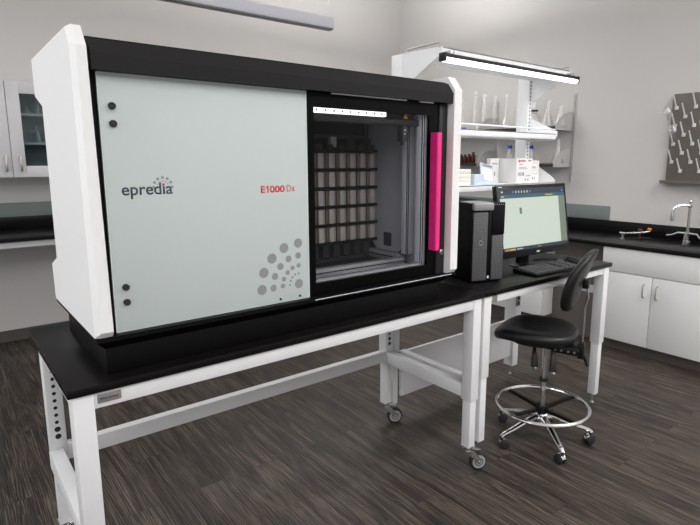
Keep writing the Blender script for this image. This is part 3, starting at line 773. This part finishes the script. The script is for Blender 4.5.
obj('dot_emblem', bm, 'logo_grey', dg, smooth=False, label='fan of grey dots')
# right door: black frame with window
bm = B(); y0, y1 = 0.046, 0.057
box(bm, 0.806, ox0, y0, y1, 1.031, 1.7545); box(bm, ox1, 1.456, y0, y1, 1.031, 1.7545)
box(bm, ox0, ox1, y0, y1, 1.031, oz0); box(bm, ox0, ox1, y0, y1, oz1, 1.7545)
dw = obj('window_door', bm, 'gloss_black', sc, smooth=False, label='black framed window door')
bm = B(); box(bm, ox0, ox1, 0.050, 0.053, oz0, oz1); obj('window_pane', bm, 'window_glass', dw, smooth=False)
bm = B(); hx0, hx1, hz0, hz1 = 1.412, 1.452, 1.146, 1.637
prism(bm, [(hx0, 0.0455, hz0), (hx0, 0.008, hz0), (hx0+0.004, 0.004, hz0), (hx0+0.022, 0.006, hz0), (hx0+0.030, 0.018, hz0), (hx1, 0.020, hz0), (hx1, 0.0455, hz0)], (0, 0, hz1-hz0)); obj('door_handle', bm, 'pink', dw, smooth=False, label='magenta vertical handle')
# right column and lock
bm = B(); box(bm, 1.457, 1.5055, 0.040, 0.0575, 1.031, 1.7555, 0.002); cl = obj('column', bm, 'column_grey', sc, label='dark grey column')
bm = B(); lathe(bm, [(0.0125, 0), (0.0125, 0.003), (0.009, 0.006), (0.009, 0.004)], (1.487, 0.040, 1.128), (0, -1, 0), n=20); obj('lock', bm, 'steel', cl, label='round steel lock')
bm = B(); box(bm, 1.484, 1.490, 0.0335, 0.0352, 1.122, 1.134); obj('key_slot', bm, 'rubber', cl)
# metal edge line under the doors
bm = B(); box(bm, 0.81, 1.530, 0.0148, 0.0162, 1.0265, 1.0295); obj('sill_edge', bm, 'alu', sc, smooth=False)
# chamber inside
bm = B(); box(bm, 1.452, 1.469, 0.10, 0.540, 1.063, 1.744); obj('chamber_side', bm, 'interior', sc, smooth=False, label='blue-grey chamber wall')
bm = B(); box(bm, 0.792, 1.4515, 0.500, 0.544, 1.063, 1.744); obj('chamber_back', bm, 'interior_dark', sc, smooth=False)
def extr(x0, x1, y0, y1, z0, z1, ax):
    bm = B(); box(bm, x0, x1, y0, y1, z0, z1, 0.002)
    if ax == 'z':
        for c in (0.12,): box(bm, x0+(x1-x0)*c-0.003, x0+(x1-x0)*c+0.003, y0-0.0006, y0+0.002, z0, z1, mi=1); box(bm, x0-0.0006, x0+0.002, y0+(y1-y0)*c-0.003, y0+(y1-y0)*c+0.003, z0, z1, mi=1)
    elif ax == 'x':
        box(bm, x0, x1, y0-0.0006, y0+0.002, z0+(z1-z0)*0.45, z0+(z1-z0)*0.6, mi=1); box(bm, x0, x1, y0+(y1-y0)*.45, y0+(y1-y0)*.6, z1-0.002, z1+0.0006, mi=1)
    else:
        box(bm, x0-0.0006, x0+0.002, y0, y1, z0+(z1-z0)*.45, z0+(z1-z0)*.6, mi=1); box(bm, x0+(x1-x0)*.45, x0+(x1-x0)*.6, y0, y1, z1-0.002, z1+0.0006, mi=1)
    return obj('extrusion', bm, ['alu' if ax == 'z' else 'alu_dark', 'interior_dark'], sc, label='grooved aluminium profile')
extr(1.392, 1.440, 0.070, 0.110, 1.063, 1.744, 'z')
extr(1.412, 1.450, 0.180, 0.220, 1.105, 1.744, 'z')
extr(0.800, 1.390, 0.070, 0.110, 1.063, 1.086, 'x')
extr(0.800, 1.405, 0.185, 0.225, 1.063, 1.093, 'x')
extr(1.408, 1.450, 0.225, 0.495, 1.063, 1.100, 'y')
bm = B(); cyl(bm, (1.424, 0.068, 1.115), (1.424, 0.060, 1.115), 0.009, n=14); obj('bolt', bm, 'chrome', sc)
bm = B(); box(bm, 1.4505, 1.4525, 0.330, 0.385, 1.120, 1.185); obj('access_port', bm, 'rubber', sc, smooth=False)
bm = B(); prism(bm, [(1.449, 0.225, 1.100), (1.449, 0.275, 1.100), (1.449, 0.225, 1.155)], (0.003, 0, 0)); obj('gusset', bm, 'column_grey', sc, smooth=False)
bm = B(); prism(bm, [(1.449, 0.490, 1.100), (1.449, 0.440, 1.100), (1.449, 0.490, 1.150)], (0.003, 0, 0)); obj('gusset', bm, 'column_grey', sc, smooth=False)
# dotted strip with its own emission, beams and warning label at the top of the chamber
bm = B(); box(bm, 0.80, 1.215, 0.100, 0.118, 1.694, 1.712, 0.001); st = obj('glowing_strip', bm, 'strip_lit', sc, smooth=False, label='white glowing strip with small dark dots')
bm = B()
for k in range(10): disc(bm, (0.845+k*0.0385, 0.100, 1.703), (0, -1, 0), 0.0042, 0.0006, 8)
obj('strip_dots', bm, 'rubber', st, smooth=False)
bm = B(); box(bm, 0.80, 1.42, 0.096, 0.130, 1.664, 1.688, 0.002); obj('beam', bm, 'column_grey', sc)
bm = B(); box(bm, 1.215, 1.36, 0.096, 0.12, 1.688, 1.735, 0.002); obj('beam', bm, 'interior_dark', sc)
bm = B(); prism(bm, [(1.303, 0.0955, 1.691), (1.328, 0.0955, 1.691), (1.3155, 0.0955, 1.713)], (0, -0.0006, 0)); wl = obj('warning_label', bm, 'yellow', sc, smooth=False, label='yellow warning triangle')
bm = B(); box(bm, 1.3145, 1.3165, 0.0945, 0.0949, 1.698, 1.706); box(bm, 1.3145, 1.3165, 0.0945, 0.0949, 1.694, 1.6965); obj('warning_mark', bm, 'rubber', wl, smooth=False)
bm = B(); box(bm, 1.300, 1.330, 0.096, 0.13, 1.600, 1.664, 0.003); cyl(bm, (1.315, 0.112, 1.585), (1.315, 0.112, 1.600), 0.009, n=12); snr = obj('sensor', bm, 'rubber', sc)
for z in (1.645, 1.630):
    bm = B(); disc(bm, (1.312, 0.0955, z), (0, -1, 0), 0.003, 0.001, 8); obj('sensor_lamp', bm, 'peg_white', snr, smooth=False)
# rack that holds the magazines
TY = 0.42; PX_ = 0.0588; PZ_ = 0.0828; TZ = 1.571
bm = B()
for r in range(6):
    z = TZ-r*PZ_
    box(bm, 0.86, 1.4345, TY-0.006, TY+0.055, z-0.0125, z-0.0003, 0.0)
for k in range(9):
    x = 1.437-k*PX_
    box(bm, x-0.003, x+0.003, TY+0.052, TY+0.062, 1.10, TZ+0.05)
obj('magazine_rack', bm, 'interior_dark', sc, smooth=False)
bm = B()
for k in range(8):
    x = 1.41-k*PX_; box(bm, x-0.016, x+0.016, TY+0.010, TY+0.045, TZ, TZ+0.022)
box(bm, 0.86, 1.40, TY+0.030, TY+0.060, TZ+0.050, TZ+0.066); box(bm, 1.375, 1.385, TY+0.02, TY+0.06, TZ+0.06, 1.744); box(bm, 1.395, 1.405, TY+0.02, TY+0.06, TZ, 1.744)
for k in (1, 3, 5): box(bm, 1.375-k*PX_-0.02, 1.375-k*PX_+0.014, TY+0.04, TY+0.06, TZ+0.012, TZ+0.052)
obj('gripper_rail', bm, 'column_grey', sc, smooth=False)
bm = B(); box(bm, 1.185, 1.215, TY+0.02, TY+0.04, TZ+0.012, TZ+0.056); obj('valve_block', bm, 'mag_grey', sc, smooth=False)
bm = B()
for k in range(7):
    x = 1.388-k*PX_; box(bm, x-0.024, x+0.010, TY+0.010, TY+0.050, 1.085, 1.146, 0.002)
    for j in range(3): box(bm, x-0.020+j*0.011, x-0.016+j*0.011, TY+0.008, TY+0.050, 1.075, 1.086)
box(bm, 0.86, 1.40, TY+0.012, TY+0.055, 1.0628, 1.080)
obj('lower_guide', bm, 'column_grey', sc, smooth=False)

# slide magazines standing in the rack
bm = B()
w = 0.0255
box(bm, -0.013, 0.013, -0.0105, 0.036, 0.0, 0.0665, 0.003, mi=0)
box(bm, -w, w, 0.004, 0.040, 0.001, 0.064, 0.002, mi=1)
box(bm, -w, -w+0.005, -0.002, 0.036, 0.0, 0.067, 0.001, mi=1); box(bm, w-0.005, w, -0.002, 0.036, 0.0, 0.067, 0.001, mi=0)
for z in (0.02, 0.05): disc(bm, (-0.0185, 0.0042, z), (0, -1, 0), 0.002, 0.001, 8, mi=2)
bmesh.ops.recalc_face_normals(bm, faces=bm.faces[:])
mag_me = bpy.data.meshes.new('slide_magazine'); bm.to_mesh(mag_me); bm.free()
for m in ('mag_grey', 'mag_brown', 'rubber'): mag_me.materials.append(MAT[m])
rows = ['top row', 'second row', 'third row', 'fourth row', 'bottom row']
cols = ['rightmost', 'second from right', 'third from right', 'fourth from right', 'fifth from right', 'sixth from right', 'seventh from right']
for r in range(5):
    for k in range(7):
        o = bpy.data.objects.new('slide_magazine', mag_me); COL.objects.link(o)
        o.location = (1.4065-k*PX_, TY+0.008, TZ-(r+1)*PZ_)
        tag(o, 'grey slide magazine in the %s inside the scanner, %s' % (rows[r], cols[k]), 'slide magazine', 'slide magazines inside the scanner')

# ------------------------------------------------------------------ computer tower
pc = thing('computer_tower', 'black computer tower with perforated front panels standing beside the scanner', 'computer', (1.850, 0.170, H_), math.radians(-17))
Wp, Dp, Hp = 0.186, 0.43, 0.408
bm = B(); box(bm, 0.001, Wp-0.001, 0.012, Dp, 0.006, Hp-0.006, 0.003); obj('case', bm, 'pc_black', pc, world=False)
bm = B()
for x in (0.02, Wp-0.03):
    for y in (0.04, Dp-0.06): box(bm, x, x+0.014, y, y+0.03, 0.0, 0.0065)
obj('foot', bm, 'rubber', pc, world=False, smooth=False)
bm = B(); box(bm, 0.0, Wp, 0.002, 0.013, 0.006, Hp-0.002, 0.002); box(bm, 0.085, 0.108, -0.003, 0.004, 0.006, Hp-0.045, 0.001); box(bm, 0.112, Wp, -0.004, 0.004, 0.245, Hp-0.002, 0.002); obj('front_bezel', bm, 'pc_black', pc, world=False)
bm = B(); box(bm, 0.002, 0.084, -0.006, 0.003, 0.012, Hp-0.050, 0.002); obj('grille', bm, 'grille', pc, world=False, label='tall perforated grey panel')
bm = B(); box(bm, 0.113, Wp-0.004, -0.006, 0.003, 0.012, 0.240, 0.002); obj('grille', bm, 'grille', pc, world=False, label='short perforated grey panel')
bm = B(); box(bm, -0.001, 0.112, -0.016, 0.012, Hp-0.040, Hp-0.002, 0.006); box(bm, -0.001, 0.112, 0.012, 0.12, Hp-0.0062, Hp-0.001, 0.002); obj('handle', bm, 'pc_silver', pc, world=False, label='grey top handle')
bm = B()
for k in range(5): disc(bm, (0.122+k*0.013, -0.0042, Hp-0.012), (0, -1, 0), 0.0032, 0.0006, 6)
obj('vent_hole', bm, 'pc_silver', pc, world=False, smooth=False)
bm = B(); tube(bm, [(0.044+0.011*math.cos(a*PI/10), -0.0075, 0.205+0.011*math.sin(a*PI/10)) for a in range(20)], 0.0018, 6, closed=True); em = obj('emblem', bm, 'pc_silver', pc, world=False, label='round ring emblem')
bm = B(); box(bm, 0.091, 0.102, -0.0045, -0.0028, 0.020, 0.034, 0.001); obj('sticker', bm, 'blue_plastic', pc, world=False, label='small pale blue sticker')

# ------------------------------------------------------------------ monitor
mo = thing('monitor', 'black flat monitor showing a pale green scan viewer window', 'monitor', (2.475, 0.285, H_), math.radians(-3))
tl = math.radians(-9)
T = Matrix.Translation((0.060, -0.030, 0.066)) @ Matrix.Rotation(tl, 4, 'X')
Wm, Hm = 0.640, 0.412
def mb(): return B()
bm = B(); box(bm, -Wm/2, Wm/2, -0.012, 0.022, 0, Hm, 0.005, M=T); box(bm, -Wm/2+0.09, Wm/2-0.09, 0.018, 0.046, 0.05, Hm-0.06, 0.012, M=T)
obj('housing', bm, 'plastic_black', mo, world=False)
sx0, sx1, sz0, sz1 = -Wm/2+0.020, Wm/2-0.020, 0.038, Hm-0.020
bm = B()
def ui(a, b_, c, d, mi, lift):
    vs = [T @ Vector((sx0+(sx1-sx0)*x, -0.0122-lift, sz0+(sz1-sz0)*z)) for x, z in ((a, c), (b_, c), (b_, d), (a, d))]
    f = bm.faces.new([bm.verts.new(v) for v in vs]); f.material_index = mi
ui(0, 1, 0, 1, 1, 0.0)
ui(0, 1, 0.845, 0.905, 2, 0.0003)
ui(0, 0.895, 0.055, 0.845, 0, 0.0003)
ui(0.895, 1, 0.055, 0.845, 3, 0.0003)
ui(0, 1, 0.0, 0.055, 1, 0.0003)
for k in range(7): ui(0.185+k*0.042, 0.203+k*0.042, 0.925, 0.962, 5 if k in (0, 6) else 4, 0.0004)
ui(0.02, 0.05, 0.935, 0.962, 4, 0.0004); ui(0.68, 0.80, 0.868, 0.885, 7, 0.0004); ui(0.80, 0.83, 0.868, 0.885, 5, 0.0004); ui(0.95, 0.975, 0.92, 0.95, 5, 0.0004); ui(0.02, 0.06, 0.865, 0.885, 4, 0.0004)
ui(0.27, 0.305, 0.585, 0.68, 6, 0.0005); ui(0.275, 0.292, 0.655, 0.69, 9, 0.0006)
ui(0.02, 0.10, 0.010, 0.036, 8, 0.0005); ui(0.10, 0.17, 0.010, 0.036, 7, 0.0005); ui(0.19, 0.28, 0.016, 0.032, 4, 0.0005); ui(0.50, 0.56, 0.016, 0.030, 8, 0.0005)
for f in bm.faces: pass
scr = bpy.data.meshes.new('screen'); bm.normal_update(); bm.to_mesh(scr); bm.free()
for m in SCR: scr.materials.append(m)
so = bpy.data.objects.new('screen', scr); COL.objects.link(so); so.parent = mo; so['label'] = 'lit screen with a pale green page'
def bez(a, b_, z0, z1, mat, nm):
    bm = B(); box(bm, a, b_, -0.0128, -0.0118, z0, z1, M=T); obj(nm, bm, mat, mo, world=False, smooth=False)
bez(-0.01, 0.018, 0.013, 0.021, 'peg_white', 'maker_mark')
bez(-Wm/2+0.016, -Wm/2+0.045, Hm-0.013, Hm-0.008, 'blue_plastic', 'corner_mark')
bez(Wm/2-0.105, Wm/2-0.03, 0.016, 0.020, 'column_grey', 'button_row')
bm = B(); box(bm, -0.040, 0.048, 0.010, 0.045, 0.010, 0.20, 0.008); obj('neck', bm, 'plastic_black', mo, world=False)
bm = B(); lathe(bm, [(0.115, 0.0), (0.115, 0.006), (0.105, 0.012), (0.04, 0.016)], (0, 0, 0), n=32)
for v in bm.verts: v.co.y *= 0.80; v.co.x *= 0.85
obj('foot', bm, 'plastic_black', mo, world=False)

# keyboard, mouse, cable
kb = thing('keyboard', 'black keyboard lying on the bench in front of the monitor', 'keyboard', (2.235, 0.045, H_), math.radians(-3))
bm = B(); loft(bm, [[(0, 0, 0.0005), (0.425, 0, 0.0005), (0.425, 0, 0.012), (0, 0, 0.012)], [(0.0, 0.16, 0.0005), (0.425, 0.16, 0.0005), (0.425, 0.16, 0.022), (0.0, 0.16, 0.022)]]); obj('case', bm, 'plastic_black', kb, world=False, smooth=False)
KEYM = pmat('grey_black_key', (0.055, 0.055, 0.058), 0.5, noise=0.1)
kme = None
for r in range(6):
    n = 17
    if r == 0: spans = [(0, 1.3), (1.35, 2.5), (2.55, 3.7), (3.75, 9.2), (9.25, 10.4), (10.45, 11.6), (11.65, 12.9)]
    else: spans = [(k+0.12*r, k+0.92+0.12*r) for k in range(12)]
    for part, sp in enumerate((spans, [(13.6+k, 14.5+k) for k in range(3)], [(17.1+k, 18.0+k) for k in range(3)])):
     bm = B()
     for a, b_ in sp:
        x0, x1 = 0.010+a*0.0202, 0.010+b_*0.0202
        y0 = 0.012+r*0.0238; zz = 0.0128+0.0625*(y0+0.01)
        box(bm, x0, x1-0.001, y0, y0+0.019, zz-0.003, zz+0.006, 0.0012, seg=1)
     obj('key_row' if part == 0 else 'keypad_row', bm, KEYM, kb, world=False, smooth=False)
ms = thing('mouse', 'black mouse on the bench at the right end of the keyboard', 'mouse', (2.765, 0.150, H_), 0.2)
bm = B()
lathe(bm, [(0.030, 0.0005), (0.031, 0.008), (0.028, 0.020), (0.018, 0.029), (0.004, 0.032)], (0, 0, 0), n=20)
for v in bm.verts: v.co.y *= 1.75
obj('shell', bm, 'plastic_black', ms, world=False)
bm = B(); cyl(bm, (-0.003, 0.026, 0.026), (0.003, 0.026, 0.026), 0.006, n=10); obj('scroll_wheel', bm, 'column_grey', ms, world=False)
bm = B(); tube(bm, [(2.80, 0.27, H_+0.003), (2.74, 0.33, H_+0.003), (2.66, 0.35, H_+0.003), (2.60, 0.32, H_+0.003), (2.60, 0.40, H_+0.003), (2.66, 0.47, H_+0.003)], 0.0025, 6); tag(obj('mouse_cable', bm, 'plastic_black'), 'thin black cable lying on the bench behind the keyboard', 'cable')

# things on the lower bench shelf
Z3 = 1.3842
def carton(name, x0, x1, y0, y1, z0, z1, label, red=False, group=None):
    t = thing(name, label, 'box', ((x0+x1)/2, (y0+y1)/2, z0), 0, group)
    bm = B(); box(bm, x0, x1, y0, y1, z0, z1, 0.002); obj('carton', bm, 'card_white', t)
    bm = B(); yy = y0-0.0004; W = x1-x0; Hh = z1-z0
    def mk(a, b_, c, d, mi): box(bm, x0+W*a, x0+W*b_, yy, y0+0.0004, z0+Hh*c, z0+Hh*d, mi=mi)
    if red:
        mk(.10, .20, .84, .95, 1); mk(.22, .55, .87, .93, 1); mk(.72, .92, .88, .94, 0); mk(.14, .40, .74, .77, 0)
        mk(.16, .68, .58, .60, 0); mk(.16, .60, .63, .65, 0)
        for k in range(7): mk(.10+k*.035, .118+k*.035, .30, .44, 0)
        mk(.38, .48, .30, .44, 0); mk(.60, .90, .28, .31, 0); mk(.55, .62, .10, .18, 0); mk(.70, .80, .10, .17, 0)
    else:
        mk(.20, .80, .76, .80, 0); mk(.20, .34, .28, .46, 0); mk(.45, .55, .28, .46, 0)
    obj('print', bm, ['logo_grey', 'logo_red'], t, smooth=False, label='grey and red printing' if red else 'small grey printing')
    return t
carton('reagent_carton', 2.568, 2.730, 0.445, 0.597, Z3, 1.535, 'large white carton with red and grey print on the lower bench shelf', True)
carton('reagent_carton', 2.475, 2.565, 0.572, 0.598, Z3, 1.535, 'plain tall white carton left of the red-printed one on the shelf')
carton('small_carton', 2.752, 2.842, 0.470, 0.560, Z3, 1.4535, 'small white carton at the right end of the shelf, lower of two', False, 'small cartons on the bench shelf')
carton('small_carton', 2.752, 2.842, 0.470, 0.560, 1.4537, 1.523, 'small white carton at the right end of the shelf, upper of two', False, 'small cartons on the bench shelf')
for k in range(4):
    bm = B(); box(bm, 2.03, 2.160, 0.455, 0.560, Z3+k*0.0226, Z3+k*0.0226+0.0222, 0.004)
    tag(obj('foam_tray', bm, 'foam'), 'cream foam tray beside the scanner, %s of its stack of four' % ['lowest', 'second from bottom', 'third from bottom', 'topmost'][k], 'tray', 'foam trays on the bench shelf')
sb = thing('slide_box', 'open pale blue slide box with a white label card leaning on it', 'box', (2.34, 0.48, Z3))
bm = B(); box(bm, 2.19, 2.275, 0.455, 0.535, Z3, Z3+0.060, 0.003); box(bm, 2.275, 2.405, 0.455, 0.540, Z3, Z3+0.020, 0.003); obj('tray', bm, 'blue_plastic', sb)
Q = Matrix.Translation((2.335, 0.480, Z3+0.018)) @ Matrix.Rotation(math.radians(-15), 4, 'X') @ Matrix.Rotation(math.radians(10), 4, 'Y')
bm = B(); box(bm, -0.058, 0.058, -0.003, 0.003, 0.0, 0.105, 0.002, M=Q); ld = obj('lid', bm, 'blue_plastic', sb)
bm = B(); box(bm, -0.050, 0.050, -0.0042, -0.0032, 0.005, 0.080, M=Q); obj('label_card', bm, 'card_white', ld, smooth=False)
bm = B(); box(bm, -0.030, 0.045, -0.0042, -0.0030, 0.088, 0.098, M=Q); obj('label_print', bm, 'logo_grey', ld, smooth=False)
# blue lids on the middle shelf beside the scanner
for k, x in enumerate((2.02, 2.09)):
    bm = B(); lathe(bm, [(0.022, 0), (0.022, 0.009), (0.018, 0.011)], (x, 0.47, 1.6902), n=16); tag(obj('blue_cap', bm, 'blue_cap'), '%s of the two blue caps on the middle bench shelf' % ['left', 'right'][k], 'cap', 'blue caps on the middle shelf')

# ------------------------------------------------------------------ lab stool
ch = thing('lab_stool', 'black upholstered lab stool with chrome foot ring on a five-star castor base', 'chair', (2.266, -0.013, 0), math.radians(20))
SPOKES = [83, 173, 258, 348]
CH_A = [237, 310, 164, 92, 20]
for i, a in enumerate(CH_A):
    a = math.radians(a-20); d = Vector((math.cos(a), math.sin(a), 0)); w = Vector((-d.y, d.x, 0))
    bm = B()
    pts = [d*0.018+Vector((0, 0, 0.135)), d*0.06+Vector((0, 0, 0.132)), d*0.13+Vector((0, 0, 0.115)), d*0.20+Vector((0, 0, 0.092)), d*0.250+Vector((0, 0, 0.078)), d*0.268+Vector((0, 0, 0.066))]
    tube(bm, pts, [0.020, 0.018, 0.0165, 0.015, 0.0135, 0.011], 10, flat=(1.0, 0.72)); obj('leg', bm, 'chrome', ch, world=False)
    cc = d*0.262; rot = random.uniform(-1, 1); wd = (w*math.cos(rot)+d*math.sin(rot)); fd = Vector((-wd.y, wd.x, 0))
    bm = B(); cyl(bm, d*0.262+Vector((0, 0, 0.045)), d*0.262+Vector((0, 0, 0.072)), 0.009, n=10)
    cc = cc+fd*0.012+Vector((0, 0, 0.0262))
    for s in (-1, 1): lathe(bm, [(0.010, 0), (0.024, 0.001), (0.026, 0.005), (0.026, 0.016), (0.022, 0.019), (0.008, 0.020)], cc+wd*s*0.003, wd*s, n=18)
    c = obj('caster', bm, 'rubber', ch, world=False)
    bm = B(); rr = []
    for k in range(7):
        t = math.radians(20+k*24)
        rr.append((math.cos(t)*0.0285, math.sin(t)*0.0285))
    prism(bm, [cc+fd*x+Vector((0, 0, z))-wd*0.012 for x, z in rr]+[cc+fd*x*0.9+Vector((0, 0, z*0.9))-wd*0.012 for x, z in reversed(rr)], wd*0.024)
    obj('caster_hood', bm, 'chrome', c, world=False, smooth=False)
bm = B(); lathe(bm, [(0.034, 0.105), (0.036, 0.115), (0.034, 0.150), (0.026, 0.158)], n=20); obj('hub', bm, 'chrome', ch, world=False)
bm = B(); lathe(bm, [(0.0155, 0.14), (0.0155, 0.335), (0.021, 0.336), (0.021, 0.352), (0.013, 0.353), (0.013, 0.55)], n=18); obj('gas_column', bm, 'chrome', ch, world=False)
bm = B(); lathe(bm, [(0.018, 0.338), (0.024, 0.340), (0.024, 0.356), (0.018, 0.358)], n=18); obj('column_collar', bm, 'rubber', ch, world=False)
fr = None
bm = B(); R_ = 0.243
tube(bm, [(R_*math.cos(2*PI*k/48), R_*math.sin(2*PI*k/48), 0.2) for k in range(48)], 0.0105, 10, closed=True); fr = obj('foot_ring', bm, 'chrome', ch, world=False, label='chrome foot ring')
bm = B(); lathe(bm, [(0.020, 0.160), (0.032, 0.160), (0.034, 0.166), (0.034, 0.200), (0.030, 0.206), (0.018, 0.206)], n=20)
obj('ring_hub', bm, 'plastic_black', fr, world=False)
for a in SPOKES:
    a = math.radians(a-20); d = Vector((math.cos(a), math.sin(a), 0)); w = Vector((-d.y, d.x, 0))
    bm = B(); z0, z1 = 0.172, 0.190
    loft(bm, [[d*0.028+w*0.011+Vector((0, 0, z0)), d*0.028-w*0.011+Vector((0, 0, z0)), d*0.028-w*0.009+Vector((0, 0, z0+0.018)), d*0.028+w*0.009+Vector((0, 0, z0+0.018))],
              [d*0.236+w*0.009+Vector((0, 0, z1)), d*0.236-w*0.009+Vector((0, 0, z1)), d*0.236-w*0.007+Vector((0, 0, z1+0.014)), d*0.236+w*0.007+Vector((0, 0, z1+0.014))]])
    obj('spoke', bm, 'plastic_black', fr, world=False, smooth=False)
# seat
def pad(bm, cx, cy, w, d, z, th, nseg=40, e=2.6, dish=0.012, drop=0.0, ribs=0):
    rings = []
    lv = [(0.86, -th), (0.96, -th*0.92), (1.0, -th*0.62), (1.0, -th*0.35), (0.975, -th*0.10), (0.93, 0.0), (0.80, 0.002), (0.60, -0.002), (0.40, -0.005), (0.2, -0.007)]
    for s, dz in lv:
        r = []
        for k in range(nseg):
            t = 2*PI*k/nseg; c_, s_ = math.cos(t), math.sin(t)
            x = math.copysign(abs(c_)**(2/e), c_)*w/2*s; y = math.copysign(abs(s_)**(2/e), s_)*d/2*s
            zz = z+dz
            zz -= drop*max(0, (y-d*0.22)/(d*0.28))**2 if y > d*0.22 else 0
            zz += 0.010*(abs(x)/(w/2))**2
            r.append(Vector((cx+x, cy+y, zz)))
        rings.append(r)
    loft(bm, rings)
bm = B(); pad(bm, 0.02, 0.06, 0.42, 0.425, 0.634, 0.055, drop=0.03); st_ = obj('seat', bm, 'vinyl', ch, world=False, ang=60)
bm = B()
for k in range(9):
    x = -0.12+k*0.03
    tube(bm, [(x+0.02, -0.06, 0.6292), (x+0.02, 0.04, 0.6282), (x+0.02, 0.15, 0.6282)], [0.002, 0.0045, 0.002], 6)
obj('seat_rib', bm, 'vinyl', st_, world=False)
bm = B(); lathe(bm, [(0.16, 0.571), (0.165, 0.576), (0.16, 0.586)], (0.01, 0.05, 0), n=24); obj('seat_pan', bm, 'plastic_black', ch, world=False)
# mechanism
bm = B(); box(bm, -0.075, 0.075, -0.06, 0.14, 0.547, 0.571, 0.004); box(bm, -0.045, 0.045, -0.175, -0.05, 0.525, 0.563, 0.004); mech = obj('tilt_mechanism', bm, 'plastic_black', ch, world=False)
bm = B()
for y in (-0.155, -0.125, -0.09, -0.06, -0.025): disc(bm, (-0.0455, y, 0.543), (-1, 0, 0), 0.006, 0.003, 10)
obj('bolt', bm, 'steel', mech, world=False)
for x0, y0 in ((-0.06, 0.045), (-0.085, -0.055)):
    bm = B(); tube(bm, [(x0, y0, 0.557), (x0-0.018, y0-0.005, 0.535), (x0-0.035, y0-0.012, 0.490), (x0-0.045, y0-0.016, 0.450)], [0.007, 0.010, 0.016, 0.019], 8, flat=(1.0, 0.55)); lv = obj('lever', bm, 'plastic_black', mech, world=False)
    bm = B(); lathe(bm, [(0.011, 0), (0.012, 0.006), (0.008, 0.010)], (x0-0.046, y0-0.017, 0.440), n=10); obj('lever_tip', bm, 'steel', lv, world=False)
bm = B(); box(bm, -0.020, 0.020, -0.195, -0.165, 0.505, 0.595, 0.004); tube(bm, [(0, -0.19, 0.525), (0, -0.205, 0.495), (0, -0.215, 0.465)], [0.007, 0.008, 0.006], 8); obj('rod_bracket', bm, 'plastic_black', mech, world=False)
# back rest
bm = B(); tube(bm, [(0, -0.182, 0.53), (0, -0.184, 0.70), (0, -0.184, 0.785), (0, -0.192, 0.815), (0, -0.196, 0.835), (0, -0.190, 0.88), (0, -0.176, 0.905)], 0.0062, 8); obj('back_rod', bm, 'steel', ch, world=False)
bm = B(); box(bm, -0.022, 0.022, -0.196, -0.166, 0.880, 0.925, 0.005); obj('back_bracket', bm, 'plastic_black', ch, world=False)
def backrest(bm, w, h, z0, y0, th, flip):
    nu, nv = 40, 9
    rings = []
    for s, off in ((0.80, -th*0.55), (0.94, -th*0.50), (1.0, -th*0.25), (1.0, th*0.2), (0.95, th*0.46), (0.80, th*0.55), (0.45, th*0.58), (0.15, th*0.58)):
        r = []
        for k in range(nu):
            t = 2*PI*k/nu; c_, s_ = math.cos(t), math.sin(t)
            x = math.copysign(abs(c_)**(2/2.4), c_)*w/2*s; z = math.copysign(abs(s_)**(2/2.4), s_)*h/2*s
            y = y0+off+0.30*x*x*1.6-0.26*(z+h/2)-0.55*max(0, z)**2*1.5
            r.append(Vector((x, y, z0+z)))
        rings.append(r)
    loft(bm, rings)
bm = B(); backrest(bm, 0.40, 0.325, 0.920, -0.105, 0.042, 1); obj('backrest', bm, 'vinyl', ch, world=False, ang=60)

# ------------------------------------------------------------------ lights
def area(name, loc, rot, sx, sy, power, col=(1, 1, 1)):
    l = bpy.data.lights.new(name, 'AREA'); l.shape = 'RECTANGLE'; l.size = sx; l.size_y = sy; l.energy = power; l.color = col
    o = bpy.data.objects.new(name, l); COL.objects.link(o); o.location = loc; o.rotation_euler = rot
    return o
for i, (x, y, p, q) in enumerate(((-1.4, -2.4, 20, 34), (0.8, -2.8, 32, 48), (3.2, -2.2, 60, 78), (-1.5, 1.6, 8, 9), (1.2, 1.8, 12, 13), (3.1, 2.3, 14, 34))):
    area('ceiling_lamp', (x, y, 2.75), (0, 0, 0), 1.5, 0.4, p, (1.0, 0.985, 0.97))
    area('ceiling_uplight', (x, y, 2.80), (PI, 0, 0), 1.5, 0.4, q, (1.0, 0.985, 0.97))
area('left_fill_light', (XL+0.05, 0.6, 1.75), (0, -PI/2, 0), 1.5, 3.0, 38, (0.97, 0.985, 1.0))  # unseen light added on the left to brighten the left-facing sides
area('shelf_lamp_light', (2.35, 0.310, 1.983), (0, 0, 0), 1.16, 0.03, 1.3)

w = bpy.data.worlds.new('world'); scene.world = w; w.use_nodes = True
bg = w.node_tree.nodes['Background']; bg.inputs[0].default_value = (1.0, 0.99, 0.98, 1); bg.inputs[1].default_value = 0.60

scene.view_settings.view_transform = 'Standard'
scene.view_settings.look = 'None'
scene.view_settings.exposure = 0.0
scene.view_settings.gamma = 1.0
scene.view_settings.use_curve_mapping = False
